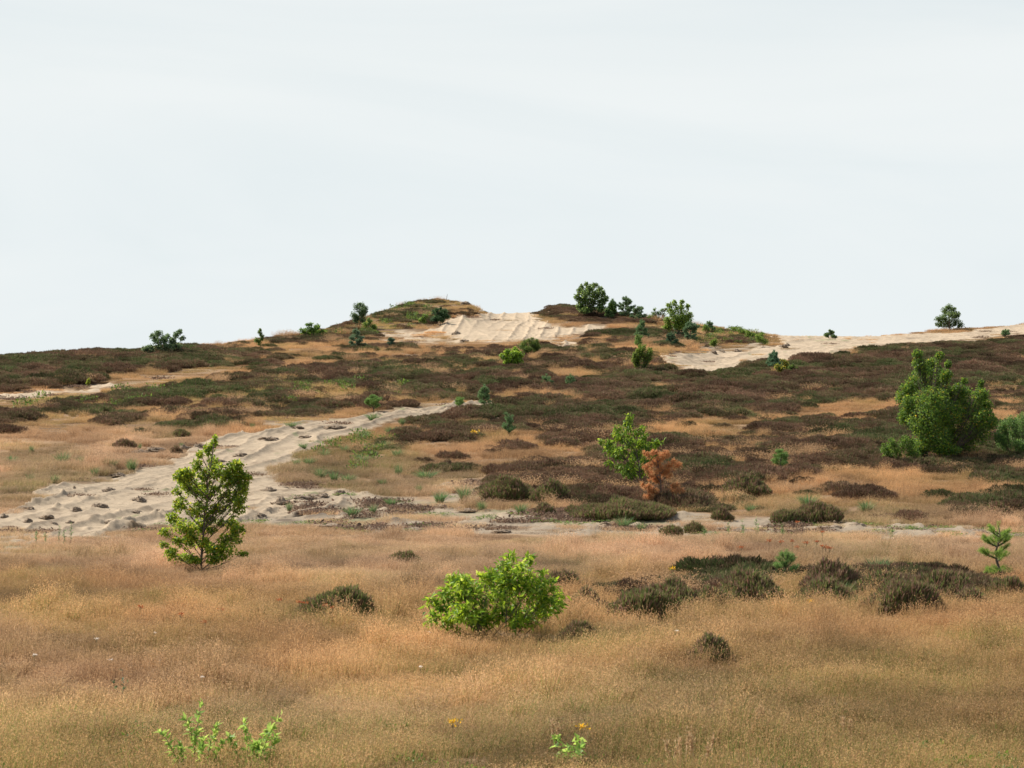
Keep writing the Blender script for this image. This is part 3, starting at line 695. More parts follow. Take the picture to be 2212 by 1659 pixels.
# ------------------------------------------------------------------ plants
def tube(mb, pts, r0, r1, col=(.1, .07, .05), sides=5):
    pts = np.asarray(pts, float); n = len(pts)
    tan = unit(np.gradient(pts, axis=0)); ref = np.array([.31, .9, .12])
    s_ = unit(np.cross(tan, ref)); b = np.cross(tan, s_)
    rr = np.linspace(r0, r1, n)[:, None]
    ring = [pts + (s_ * math.cos(k * 2 * math.pi / sides) + b * math.sin(k * 2 * math.pi / sides)) * rr for k in range(sides)]
    V = np.stack(ring, 1); t = []
    for i in range(n - 1):
        for k in range(sides):
            a, b2 = i * sides + k, i * sides + (k + 1) % sides
            t += [(a, b2, b2 + sides), (a, b2 + sides, a + sides)]
    for k in range(1, sides - 1): t.append(((n - 1) * sides, (n - 1) * sides + k, (n - 1) * sides + k + 1))
    mb.add(V.reshape(-1, 3), t, col)
def add_leaves(mb, P, D, ln, wd, cols, p=None, droop=.35, spread=.75):
    n = len(P)
    if n == 0: return
    d = unit(D * .5 + R.normal(size=(n, 3)) * spread + np.array([0, 0, -droop]))
    s_ = unit(np.cross(d, R.normal(size=(n, 3)) * .6 + np.array([0, 0, 1]))); nn = np.cross(s_, d)
    L = ln * (.65 + .6 * R.random((n, 1))); W = wd * .5 * (.7 + .5 * R.random((n, 1)))
    b = P; m = P + d * L * .5 - nn * L * .08; t = P + d * L + nn * L * -.22
    l1 = P + d * L * .42 + s_ * W + nn * W * .35; r1 = P + d * L * .42 - s_ * W + nn * W * .35
    V = np.stack([b, l1, m, r1, t], 1)
    T = (np.arange(n)[:, None, None] * 5 + np.array([(0, 2, 1), (0, 3, 2), (1, 2, 4), (2, 3, 4)])[None]).reshape(-1, 3)
    c = lerp_cols(cols, n, p)
    mb.add(V.reshape(-1, 3), T, np.repeat(c, 5, 0))
def needles(mb, P, D, ln, wd, cols, ang=.9, n_each=12, droop=0.0, p=None):
    P = np.repeat(P, n_each, 0); D = np.repeat(D, n_each, 0); n = len(P)
    rnd = unit(np.cross(D, R.normal(size=(n, 3))))
    d = unit(D * (1 - ang * .5) + rnd * ang * (.6 + .5 * R.random((n, 1))) + np.array([0, 0, .12 - droop]))
    s_ = unit(np.cross(d, R.normal(size=(n, 3))))
    L = ln * (.7 + .5 * R.random((n, 1)))
    V = np.stack([P - s_ * wd * .5, P + s_ * wd * .5, P + d * L + np.array([0, 0, -droop]) * L * .5], 1)
    T = np.arange(n * 3).reshape(-1, 3)
    mb.add(V.reshape(-1, 3), T, np.repeat(lerp_cols(cols, n, p), 3, 0))
GREEN_B = [(.30, .40, .03), (.19, .30, .028), (.11, .20, .025), (.40, .46, .05)]
GREEN_M = [(.15, .25, .05), (.10, .18, .04), (.22, .33, .06)]
GREEN_D = [(.10, .17, .055), (.07, .13, .045), (.15, .23, .07)]
GREEN_G = [(.12, .19, .085), (.085, .14, .065), (.18, .26, .12)]
PINE_C = [(.17, .28, .11), (.23, .35, .15), (.11, .20, .08)]
PINE_Y = [(.20, .34, .09), (.27, .42, .11), (.13, .24, .07)]
def cover_h(v): return .13 if v > 1165 else .17
def leafy(name, label, cat, u, v, lobes, ln, wd, nleaf, cols, p=None, mat=None, droop=.35, trunk_r=.02, group=None, depth=.8, part='crown', needle=0, tw=26, loc=None, multi=1, bury=.05):
    hc = cover_h(v) * (.5 if v < 730 else 1)
    base = place(u, v, hc)
    k = base.y / (F / S)
    t = thing(name, label, cat, base - Vector((0, 0, bury)), group)
    L = np.array([[l[0] * k, 0, l[1] * k + hc + bury, l[2] * k, l[3] * k] for l in lobes])
    nleaf = int(nleaf * (2.3 if base.y > 72 else 1.25)); ln = ln * 1.08; wd = wd * 1.12
    KEEPOUT.append((base.x, base.y, min(.8, wd * 3 + L[:, 0].max() * .4), .8))
    hmax = (L[:, 2] + L[:, 4]).max(); wmax = np.abs(L[:, 0]).max() + 1e-6
    L[:, 1] = R.uniform(-1, 1, len(L)) * depth * np.maximum(.15 * wmax, np.sqrt(np.clip(1 - (L[:, 0] / wmax) ** 2, 0, 1)) * wmax * .75)
    tb, lb = MB(), MB()
    area = L[:, 3] * L[:, 4]; share = area ** .62 / (area ** .62).sum()
    roots = [np.array([R.uniform(-.04, .04) * multi, R.uniform(-.04, .04) * multi, 0]) for _ in range(multi)]
    if multi == 1:
        lean = np.average(L[:, 0], weights=area) * .5
        top = np.array([L[np.argmax(L[:, 2]), 0] * .85, 0, hmax * .93]); mid = np.array([lean * .3, 0, hmax * .4])
        ts = np.linspace(0, 1, 9)[:, None]
        tr = (1 - ts) ** 2 * roots[0] + 2 * ts * (1 - ts) * mid + ts ** 2 * top + R.normal(size=(9, 3)) * .008 * hmax * ts
        tube(tb, tr, trunk_r, trunk_r * .2, sides=7)
    for i, l in enumerate(L):
        c = np.array([l[0], l[1], l[2]])
        if multi == 1:
            q = np.clip((l[2] - np.hypot(l[0], l[1]) * .75) / hmax, .04, .9); fi = q * 8; j = int(fi); st = tr[j] + (tr[min(j + 1, 8)] - tr[j]) * (fi - j)
        else: st = roots[i % multi]
        end = c + np.array([0, 0, l[4] * .3]) + (c - st) * .03
        mid = st + (c - st) * .5 + np.array([0, 0, -.12 * abs(l[0] - st[0])])
        ts = np.linspace(0, 1, 6)[:, None]
        br = (1 - ts) ** 2 * st + 2 * ts * (1 - ts) * mid + ts ** 2 * end
        tube(tb, br, trunk_r * (.36 if multi == 1 else .28), trunk_r * .07, sides=5)
        nt = max(3, int(tw * (share[i] * len(L)) ** .6))
        nl = max(4, int(nleaf * share[i])); per = max(1, int(math.ceil(nl / nt)))
        dirs = unit(R.normal(size=(nt, 3)) + np.array([0, 0, .25])); rad = R.random((nt, 1)) ** .4
        ends = c + dirs * rad * np.array([l[3], min(l[3], l[4] * 1.5), l[4]])
        ends[:, 2] = np.maximum(ends[:, 2], .04)
        s0 = br[2 + R.integers(0, 4, nt)]
        for a_, b_ in zip(s0, ends):
            m_ = (a_ + b_) / 2 + R.normal(size=3) * .03 * np.linalg.norm(b_ - a_)
            tube(tb, [a_, m_, b_], min(.0028, trunk_r * .13), .0012, sides=3)
        q = .35 + .65 * R.random((nt, per, 1)) ** .8
        Pp = (s0[:, None] * (1 - q) + ends[:, None] * q).reshape(-1, 3); Dd = np.repeat(unit(ends - s0), per, 0)
        Pp += R.normal(size=Pp.shape) * ln * .35
        if not needle:
            hf = len(Pp) // 2; rd = unit(R.normal(size=(hf, 3))) * R.random((hf, 1)) ** .45
            Pp[:hf] = c + rd * np.array([l[3], min(l[3], l[4] * 1.5), l[4]]); Dd[:hf] = unit(rd + np.array([0, 0, .4]))
        Pp[:, 2] = np.maximum(Pp[:, 2], .03)
        if needle: needles(lb, Pp, Dd, ln, wd, cols, n_each=needle, droop=droop, p=p)
        else: add_leaves(lb, Pp, Dd, ln, wd, cols, p, droop)
    tb.build('trunk' if multi == 1 else 'stems', M_BARK, t)
    lb.build(part, mat or M_LEAF, t)
    return t
def crop_lobes(L, cx, cy, k): return [((x - cx) * k, (cy - y) * k, rx * k, ry * k) for x, y, rx, ry in L]
def blob_lobes(w, h, n=12, shape='round', low=.1):
    """n lobes filling a crown w wide and h tall (traced units) with an uneven edge"""
    out = []
    for i in range(n):
        z = low + (1 - low) * (i + .5) / n
        if shape == 'cone': hw = (1 - z) ** .75
        elif shape == 'dome': hw = math.sqrt(max(0, 1 - z ** 2))
        elif shape == 'vase': hw = .45 + .55 * z if z < .6 else .78 * math.sqrt(max(0, 1 - ((z - .6) / .42) ** 2)) + .1
        else: hw = math.sqrt(max(0, 1 - ((z - .5) / .52) ** 2))
        x = (R.random() * 2 - 1) * hw * .72
        rr = (.13 + .12 * R.random()) * max(.4, hw)
        out.append((x * w / 2, z * h * .9, rr * w * .9, rr * h * .9 + .02 * h))
    return out
YEL = [(.50, .36, .03), (.55, .25, .03)]

leafy('birch_tree', 'young birch tree with slender dark trunk alone at the near edge of the track', 'tree', 435, 1216,
      crop_lobes([(722, 125, 20, 40), (690, 180, 35, 40), (640, 250, 60, 70), (560, 300, 40, 40), (515, 400, 60, 70), (680, 380, 60, 70), (400, 520, 100, 70), (600, 520, 120, 100), (770, 470, 80, 90), (930, 430, 90, 70), (1010, 540, 60, 50),
                  (1060, 640, 50, 50), (1010, 710, 90, 60), (850, 580, 80, 110), (450, 680, 140, 110), (650, 720, 150, 110), (870, 750, 130, 70), (985, 890, 90, 70), (300, 700, 50, 40), (330, 860, 90, 80), (540, 900, 160, 100), (750, 900, 130, 60), (250, 1000, 70, 70),
                  (170, 1150, 70, 40), (380, 1090, 140, 90), (560, 1090, 120, 90), (135, 1305, 45, 35), (250, 1390, 90, 70), (380, 1440, 110, 60), (900, 1090, 70, 80), (980, 1130, 90, 70), (890, 1240, 150, 80), (820, 1360, 170, 80), (740, 1450, 140, 60), (1045, 1395, 50, 25),
                  (680, 1130, 50, 40), (430, 1260, 90, 60), (780, 1060, 50, 35), (400, 500, 110, 60), (330, 540, 70, 50), (370, 620, 90, 60), (960, 420, 90, 50), (1000, 520, 90, 50), (940, 600, 110, 60), (880, 480, 90, 60), (1080, 570, 50, 40), (1000, 800, 80, 50), (600, 1280, 90, 60), (480, 1180, 110, 80), (660, 1000, 90, 70), (330, 1250, 80, 50), (700, 1330, 80, 50), (480, 1460, 90, 40)], 570, 1500, .1953),
      .042, .034, 8600, GREEN_B + [YEL[0]], [.27, .33, .28, .10, .02], trunk_r=.022, depth=.55, tw=14)
leafy('cherry_bush', 'bright lime green leafy bush alone in the foreground grass, glossy pointed leaves', 'bush', 1070, 1362,
      crop_lobes([(1350, 170, 45, 60), (1570, 160, 45, 50), (1250, 270, 110, 90), (1500, 320, 160, 120), (1050, 430, 170, 110), (1350, 480, 280, 170), (700, 470, 130, 70), (560, 490, 80, 80), (600, 640, 230, 130), (450, 680, 80, 90), (850, 640, 280, 160),
                  (1150, 730, 280, 180), (1600, 580, 230, 160), (1750, 390, 80, 50), (1880, 540, 130, 80), (1800, 730, 220, 140), (1990, 700, 70, 70), (2000, 840, 70, 60), (250, 760, 65, 50), (400, 840, 140, 70), (270, 940, 60, 40), (240, 1050, 80, 35),
                  (420, 1000, 150, 60), (700, 880, 230, 140), (1000, 980, 250, 120), (1350, 930, 300, 120), (1700, 930, 220, 90), (1500, 1040, 200, 60), (900, 1050, 150, 60)], 1130, 1160, .1587),
      .078, .030, 2900, [(.28, .42, .03), (.18, .32, .028), (.09, .20, .022), (.40, .50, .09)], [.33, .32, .22, .13], trunk_r=.016, multi=6, depth=.7, tw=14, part='foliage', droop=.15)
leafy('leafy_tree', 'open crowned tree with drooping bright green leaves behind a dead orange pine', 'tree', 1383, 1040,
      crop_lobes([(600, 235, 35, 45), (580, 330, 70, 80), (420, 400, 45, 50), (460, 490, 110, 70), (560, 440, 60, 60), (710, 450, 100, 40), (800, 400, 45, 35), (200, 580, 35, 35), (300, 600, 70, 50), (330, 700, 110, 90), (420, 730, 110, 80), (510, 690, 60, 40), (620, 600, 110, 90),
                  (800, 550, 60, 70), (760, 640, 110, 90), (960, 600, 110, 50), (930, 670, 110, 70), (700, 790, 150, 100), (860, 850, 120, 100), (960, 800, 90, 70), (310, 900, 45, 45), (470, 950, 70, 50), (560, 980, 100, 80), (650, 1060, 130, 70), (800, 990, 140, 110), (610, 920, 60, 50)], 760, 1170, .1498),
      .08, .03, 2300, [(.22, .36, .03), (.13, .25, .025), (.08, .16, .025), (.32, .44, .05)], [.28, .32, .28, .12], trunk_r=.02, droop=.9, depth=.6, tw=9)
leafy('dead_pine', 'dead pine sapling with orange brown needle tufts beside the green tree on the heather', 'tree', 1431, 1078,
      crop_lobes([(850, 750, 50, 25), (980, 735, 75, 30), (1080, 780, 80, 80), (1140, 760, 40, 40), (1000, 880, 110, 70), (860, 930, 75, 50), (1200, 900, 110, 50), (1320, 925, 55, 40), (950, 1030, 120, 80), (1090, 1000, 110, 70), (1170, 1060, 50, 40), (1000, 1140, 120, 50),
                  (850, 1220, 75, 50), (950, 1290, 110, 50), (880, 1370, 90, 40), (1300, 1290, 110, 60), (1250, 1220, 90, 40)], 1080, 1420, .1498),
      .055, .006, 1500, [(.58, .31, .12), (.66, .40, .18), (.44, .20, .09), (.62, .44, .19)], None, M_DEAD, droop=.5, trunk_r=.022, depth=.6, needle=13, tw=9, part='dead_needles')
leafy('birch_bush', 'tall dark green multi stemmed birch bush at the right, flecked with yellow leaves', 'bush', 2011, 984,
      crop_lobes([(670, 240, 70, 50), (880, 265, 55, 45), (690, 350, 90, 70), (740, 430, 110, 70), (900, 440, 110, 80), (1040, 360, 40, 40), (1010, 480, 80, 60), (740, 540, 170, 110), (950, 600, 180, 130), (600, 680, 130, 110), (800, 780, 230, 170), (1100, 740, 180, 130),
                  (1250, 700, 140, 90), (1400, 720, 110, 80), (1440, 600, 30, 60), (1240, 560, 40, 35), (540, 830, 100, 110), (520, 980, 80, 90), (700, 1000, 220, 170), (1000, 960, 260, 180), (1300, 880, 220, 130), (1430, 1000, 140, 130), (800, 1220, 250, 150),
                  (1100, 1200, 280, 180), (1400, 1180, 220, 150), (1560, 1050, 70, 90), (560, 760, 110, 90), (1190, 640, 80, 60), (1500, 860, 90, 100), (860, 350, 80, 60), (680, 1350, 120, 80), (950, 1360, 200, 60), (1250, 1370, 220, 60)], 830, 1440, .183),
      .040, .030, 19000, [(.12, .23, .03), (.07, .15, .03), (.23, .34, .035), (.50, .40, .04)], [.38, .40, .19, .03], trunk_r=.03, multi=7, depth=.8, tw=60, part='foliage')
leafy('low_bush', 'low bright green bush hugging the left foot of the tall birch bush', 'bush', 1938, 992,
      crop_lobes([(260, 1330, 70, 70), (330, 1260, 70, 60), (390, 1350, 110, 80), (480, 1250, 80, 80), (560, 1300, 90, 90), (600, 1390, 90, 60), (300, 1400, 90, 50)], 400, 1460, .179),
      .034, .026, 2200, [(.11, .21, .03), (.08, .16, .03), (.16, .27, .04)], None, trunk_r=.01, multi=3, depth=.7, part='foliage')
leafy('willow_bush', 'rounded green bush cut by the right edge of the view beside the tall birch bush', 'bush', 2200, 975,
      [(-45, 30, 14, 14), (-35, 50, 16, 16), (-15, 62, 20, 16), (10, 70, 22, 16), (35, 62, 22, 18), (-30, 20, 18, 16), (0, 40, 25, 20), (30, 35, 25, 20), (0, 15, 30, 14), (45, 20, 20, 14), (60, 50, 18, 18)],
      .036, .022, 5200, [(.12, .23, .06), (.08, .17, .045), (.17, .29, .07)], None, trunk_r=.015, multi=5, depth=.9, tw=40, part='foliage')
# skyline and slope bushes
leafy('elder_bush', 'airy grey green bush on the heather skyline at the far left', 'bush', 352, 757,
      [(-30, 6, 10, 6), (-20, 30, 10, 9), (-8, 36, 10, 8), (-12, 18, 12, 9), (2, 22, 10, 9), (8, 30, 7, 6), (20, 20, 9, 8), (30, 34, 7, 7), (36, 40, 6, 6), (42, 26, 6, 5), (28, 10, 12, 8), (10, 8, 18, 8), (-38, 4, 8, 5)],
      .055, .04, 1900, GREEN_G, None, trunk_r=.02, multi=3, depth=.6, tw=10, part='foliage')
leafy('birch_sapling', 'small wispy yellow green sapling on the left skyline slope', 'tree', 562, 744, blob_lobes(32, 38, 9, 'cone'), .045, .035, 420, [(.15, .23, .05), (.10, .17, .04)], None, trunk_r=.012, tw=7)
leafy('low_bush', 'wide low bright green bush just under the skyline left of the grassy mound', 'bush', 675, 727, blob_lobes(72, 32, 12, 'dome'), .05, .04, 1100, [(.11, .22, .03), (.07, .15, .03), (.16, .28, .04)], None, trunk_r=.012, multi=4, part='foliage')
leafy('birch_tree', 'upright grey green young tree on the skyline at the left foot of the grassy mound', 'tree', 776, 708, blob_lobes(56, 58, 16, 'vase'), .055, .035, 1500, GREEN_G + GREEN_D[:1], None, trunk_r=.03, tw=12, multi=3)
leafy('low_bush', 'dark green spreading bush leaning against the skyline tree left of the grassy mound', 'bush', 800, 712, blob_lobes(36, 28, 7, 'dome'), .05, .035, 420, GREEN_M, None, trunk_r=.012, multi=3, part='foliage')
leafy('round_bush', 'dense round dark green bush on the face of the grassy mound', 'bush', 950, 696, blob_lobes(54, 34, 14, 'dome'), .055, .03, 1700, [(.05, .11, .04), (.035, .08, .03), (.08, .15, .06)], None, trunk_r=.015, multi=4, part='foliage')
leafy('low_bush', 'small green bush touching the left side of the round bush on the mound', 'bush', 915, 698, blob_lobes(34, 22, 6, 'dome'), .05, .035, 350, GREEN_M, None, trunk_r=.01, multi=3, part='foliage')
leafy('bush_on_mound', 'largest dark green tree on the skyline, fan shaped crown on the right hand mound', 'tree', 1277, 680,
      crop_lobes([(325, 180, 25, 35), (265, 210, 25, 35), (440, 190, 45, 30), (370, 230, 50, 50), (230, 260, 40, 40), (510, 240, 40, 40), (310, 300, 70, 60), (450, 300, 80, 60), (550, 300, 40, 40), (200, 340, 40, 40), (600, 370, 35, 40), (260, 390, 80, 60), (400, 390, 110, 80), (540, 400, 70, 60), (230, 470, 50, 50), (380, 490, 130, 60), (520, 500, 70, 50), (300, 530, 80, 40)], 390, 590, .1587),
      .07, .05, 2900, [(.14, .22, .06), (.09, .16, .05), (.20, .29, .08)], None, trunk_r=.035, tw=16, multi=5)
bpy.data.objects['bush_on_mound'].name = 'skyline_tree'
leafy('low_bush', 'small yellow green bush right of the largest skyline tree, in front of a pine', 'bush', 1322, 680, blob_lobes(24, 26, 8, 'round'), .045, .035, 420, [(.14, .24, .03), (.09, .17, .03)], None, trunk_r=.01, multi=3, part='foliage')
leafy('low_bush', 'dark low bush filling the gap below the two skyline pines', 'bush', 1312, 684, blob_lobes(40, 20, 8, 'dome'), .05, .035, 600, GREEN_D, None, trunk_r=.01, multi=3, part='foliage')
leafy('low_bush', 'crooked open bush with reddish tips on the skyline left of the tall pale bush', 'bush', 1420, 690, [(-16, 6, 8, 4), (-8, 12, 7, 5), (2, 14, 7, 5), (10, 20, 6, 4), (14, 10, 5, 5), (18, 22, 5, 3), (-4, 5, 10, 4), (-6, 22, 3, 3)],
      .05, .038, 420, [(.14, .24, .04), (.09, .17, .04), (.16, .08, .05)], [.5, .42, .08], trunk_r=.012, multi=3, depth=.5, part='foliage')
leafy('tall_bush', 'tall pale green bush on the skyline with grey pines at its foot', 'bush', 1466, 725,
      crop_lobes([(1620, 440, 30, 30), (1520, 450, 35, 35), (1450, 490, 45, 35), (1600, 520, 70, 50), (1700, 500, 30, 35), (1480, 570, 70, 50), (1640, 610, 90, 60), (1740, 620, 40, 50), (1540, 660, 100, 60), (1420, 690, 50, 50), (1700, 690, 80, 60), (1450, 760, 70, 50), (1600, 760, 100, 60), (1400, 780, 50, 20)], 1580, 900, .1587),
      .06, .045, 2100, [(.19, .30, .05), (.13, .22, .04), (.26, .37, .06)], None, trunk_r=.025, tw=14, multi=4, part='foliage')
leafy('low_bush', 'bright green bush with round leaves in front of the feathery bush below the sand saddle', 'bush', 1110, 790, blob_lobes(76, 42, 14, 'dome', .05), .055, .045, 1500, [(.19, .32, .03), (.12, .23, .03), (.25, .38, .04)], None, trunk_r=.015, multi=5, tw=14, part='foliage')
leafy('broom_bush', 'feathery yellow green bush just below the sand saddle', 'bush', 1148, 762, blob_lobes(62, 34, 12, 'dome', .05), .045, .015, 2600, [(.10, .17, .03), (.14, .22, .04), (.07, .12, .03)], None, trunk_r=.012, multi=6, part='foliage', droop=-.4)
leafy('low_bush', 'upright yellow green bush on the heather left of the right hand sand', 'bush', 1387, 795, blob_lobes(50, 54, 14, 'round'), .045, .032, 1500, [(.13, .22, .03), (.08, .15, .03), (.18, .25, .04)], None, trunk_r=.015, multi=4, tw=14, part='foliage')
leafy('yellow_bush', 'yellow leaved low bush in front of the small pine by the right hand sand', 'bush', 1690, 803, blob_lobes(40, 30, 9, 'dome', .05), .045, .035, 600, [(.40, .34, .04), (.20, .27, .04), (.10, .18, .03)], [.4, .3, .3], trunk_r=.01, multi=4, part='foliage')
leafy('low_bush', 'small green bush spreading right from the yellow leaved bush by the sand', 'bush', 1712, 803, blob_lobes(28, 18, 6, 'dome', .05), .04, .03, 300, [(.12, .2, .04), (.08, .14, .03)], None, trunk_r=.01, multi=3, part='foliage')
leafy('lone_tree', 'lone dark cone shaped tree on the right hand skyline', 'tree', 2050, 707,
      [(0, 48, 8, 7), (-8, 40, 9, 8), (8, 40, 10, 8), (0, 30, 16, 9), (-14, 24, 10, 8), (14, 26, 10, 8), (-24, 22, 8, 6), (-6, 16, 18, 9), (16, 14, 14, 8), (26, 8, 8, 5), (-22, 10, 9, 6), (0, 8, 18, 5), (20, 32, 6, 6)],
      .055, .035, 2400, [(.11, .18, .06), (.075, .135, .05), (.16, .24, .07)], None, trunk_r=.035, tw=20)
leafy('low_bush', 'dark bush peeping over the crest of the right hand sand', 'bush', 1792, 729, blob_lobes(36, 18, 8, 'dome', .02), .05, .03, 650, GREEN_D, None, trunk_r=.012, multi=3, part='foliage')
for u_, v_, w_, h_, lb_ in [(1545, 745, 26, 12, 'flat green shrub on the slope just above the upper end of the sand'), (1618, 728, 40, 14, 'long low green shrub on the grassy shoulder left of the sand crest'), (1643, 742, 34, 26, 'green tussock bush at the left rim of the right hand sand crest'),
                            (1525, 722, 24, 22, 'small green shrub right of the grey pines at the foot of the tall pale bush'), (1592, 722, 50, 16, 'wide low green shrub on the skyline between the tall pale bush and the sand crest')]:
    leafy('low_shrub', lb_, 'shrub', u_, v_, blob_lobes(w_, h_, 7, 'dome', .05), .07, .012, 600, GREEN_M, None, trunk_r=.008, multi=5, part='foliage', droop=-.6)
leafy('low_bush', 'tiny yellow green bush at the lower edge of the left heather bank by the footpath', 'bush', 192, 829, blob_lobes(14, 12, 4, 'dome'), .04, .03, 130, [(.35, .38, .05), (.2, .28, .04)], None, trunk_r=.006, multi=2, part='foliage')

def pine(label, u, v, w, h, cols=PINE_C, nd=.06, wd=.005, whorls=None, per=None, up=.6, group=None, bare=.12, dens=1.0, openness=1.0):
    hc = cover_h(v) * (.5 if v < 730 else 1)
    base = place(u, v, hc); k = base.y / (F / S); H = h * k + hc; W = w * k / 2; bare = max(bare, hc / H)
    t = thing('pine_tree', label, 'tree', base - Vector((0, 0, .03)), group)
    tb, lb = MB(), MB()
    whorls = whorls or max(3, int(H / .2)); per = per or 6
    tr = np.array([[.03 * H * math.sin(i * 1.3), .03 * H * math.cos(i * 1.7), H * .93 * i / 7] for i in range(8)]); tr[0] = 0
    tube(tb, tr, .012 + .014 * H, .006, sides=6)
    P, D = [], []; wd = wd * (1.5 if base.y > 60 else 1.25); nd = nd * 1.15
    def shoot(a, b, sp):
        L = np.linalg.norm(b - a); n = max(2, int(L / sp)); q = np.linspace(.12, 1, n)[:, None]
        P.append(a + (b - a) * q); D.append(np.repeat(unit((b - a)[None]), n, 0))
    sp = .020 / dens
    for i in range(whorls):
        q = bare + (1 - bare) * i / whorls; z = H * .93 * q
        Lb = W * 1.1 * (1 - q) ** .7 * (.6 + .55 * R.random()) * (1 if i else .9) + .04
        for j in range(per):
            az = 6.283 * (j + R.random() * .9) / per + i * 1.1
            za = z + H * .06 * R.normal(); a = np.array([np.interp(za, tr[:, 2], tr[:, 0]), np.interp(za, tr[:, 2], tr[:, 1]), max(.03, za)])
            rise = up * (.6 + .8 * q) * (.8 + .4 * R.random())
            b = a + np.array([math.cos(az), math.sin(az), rise * .7]) * Lb * (.8 + .35 * R.random())
            m_ = (a + b) / 2 - np.array([0, 0, .06 * Lb])
            tube(tb, [a, m_, b], .006 + .004 * H, .003, sides=4)
            shoot(m_, b, sp); shoot(a + (m_ - a) * .3, m_, sp * 1.4)
            for s_ in (-1, 1, .5):
                a2 = a + (b - a) * (.4 + .3 * R.random()); sd = np.array([-math.sin(az), math.cos(az), .2]) * s_ + np.array([math.cos(az), math.sin(az), rise]) * .9
                b2 = a2 + sd * Lb * .32
                tube(tb, [a2, (a2 + b2) / 2, b2], .003, .002, sides=3); shoot(a2, b2, sp)
    shoot(tr[4], np.array([tr[-1][0], tr[-1][1], H * .97]), sp)
    needles(lb, np.concatenate(P), np.concatenate(D), nd, wd, cols, n_each=26 if base.y > 60 else 20)
    tb.build('trunk', M_BARK, t); lb.build('needles', M_NEEDLE, t)
    return t
pine('lone young pine with tall leader and upswept branches at the foreground right edge', 2156, 1242, 100, 122, [(.25, .40, .06), (.34, .50, .09), (.15, .26, .06)], .05, .0028, whorls=4, per=6, up=.75, bare=.22, dens=1.2)
pine('small pine seedling rising out of the foreground heather', 1699, 1240, 46, 58, PINE_Y, .05, .003, whorls=3, per=4, up=1.4, dens=1.2)
pine('round pale green pine seedling on the heather left of the tall birch bush', 1687, 1002, 42, 34, PINE_Y, .05, .004, whorls=3, per=6, up=.8)
pine('small blue green pine beside the tip of the sandy track', 1046, 868, 34, 40, PINE_C, .055, .006, whorls=4)
pine('low pine seedling on the bank above the sandy track', 806, 877, 40, 26, PINE_Y, .05, .006, whorls=3, up=.9)
pine('very small bright pine seedling left of the pine by the track tip', 993, 872, 18, 16, PINE_Y, .05, .006, whorls=2, up=.9)
pine('slender pine seedling alone in the dark heather right of the track tip', 1098, 930, 34, 38, [(.13, .24, .09), (.18, .30, .12)], .05, .005, whorls=3, up=1.1, dens=.8)
pine('faint blue green pine seedling on the heather, left of a twin', 1180, 828, 28, 22, PINE_C, .05, .006, whorls=2)
pine('faint blue green pine seedling on the heather, right of a twin', 1232, 824, 20, 18, PINE_C, .05, .006, whorls=2)
pine('flat topped grey green pine below the skyline tree left of the grassy mound', 770, 745, 38, 38, [(.17, .26, .14), (.23, .32, .18)], .06, .008, whorls=4, bare=.2)
pine('small pointed pine at the skyline behind the yellow green bush', 1323, 678, 26, 34, PINE_C, .07, .009, whorls=4)
pine('pine with open spiky crown on the skyline right of the largest tree', 1352, 682, 40, 44, [(.14, .22, .10), (.20, .29, .14)], .07, .008, whorls=4, up=.8)
pine('smaller spiky pine at the right end of the skyline pine pair', 1378, 687, 32, 26, [(.14, .22, .10), (.20, .29, .14)], .07, .008, whorls=3, up=.8)
pine('narrow upright pine on the grass left of the tall pale bush', 1386, 728, 24, 40, PINE_C, .06, .008, whorls=5)
pine('pale little pine just below the narrow upright pine', 1379, 742, 18, 20, PINE_Y, .06, .008, whorls=3)
pine('grey green pine overlapping the middle of the tall pale bush', 1468, 722, 34, 40, [(.14, .23, .11), (.20, .30, .15)], .07, .009, whorls=5)
pine('round grey green pine at the right foot of the tall pale bush', 1492, 732, 42, 44, [(.14, .23, .11), (.20, .30, .15)], .07, .009, whorls=5)
pine('light green pine seedling at the left foot of the tall pale bush', 1450, 738, 26, 22, [(.09, .16, .08), (.12, .2, .1)], .06, .008, whorls=3)
pine('small pine on the skyline shoulder right of the tall pale bush', 1533, 712, 20, 20, PINE_C, .06, .008, whorls=3)
pine('blue green pine by the lower edge of the right hand sand behind the yellow bush', 1672, 788, 32, 34, [(.13, .23, .12), (.18, .30, .16)], .06, .007, whorls=4)
pine('pale pine seedling on the narrow strip of sand at the far right', 2172, 722, 20, 12, PINE_C, .06, .008, whorls=2)
pine('tiny pale pine seedling on the grass strip left of the sand saddle', 845, 742, 18, 14, [(.10, .17, .10), (.12, .2, .12)], .06, .008, whorls=2)

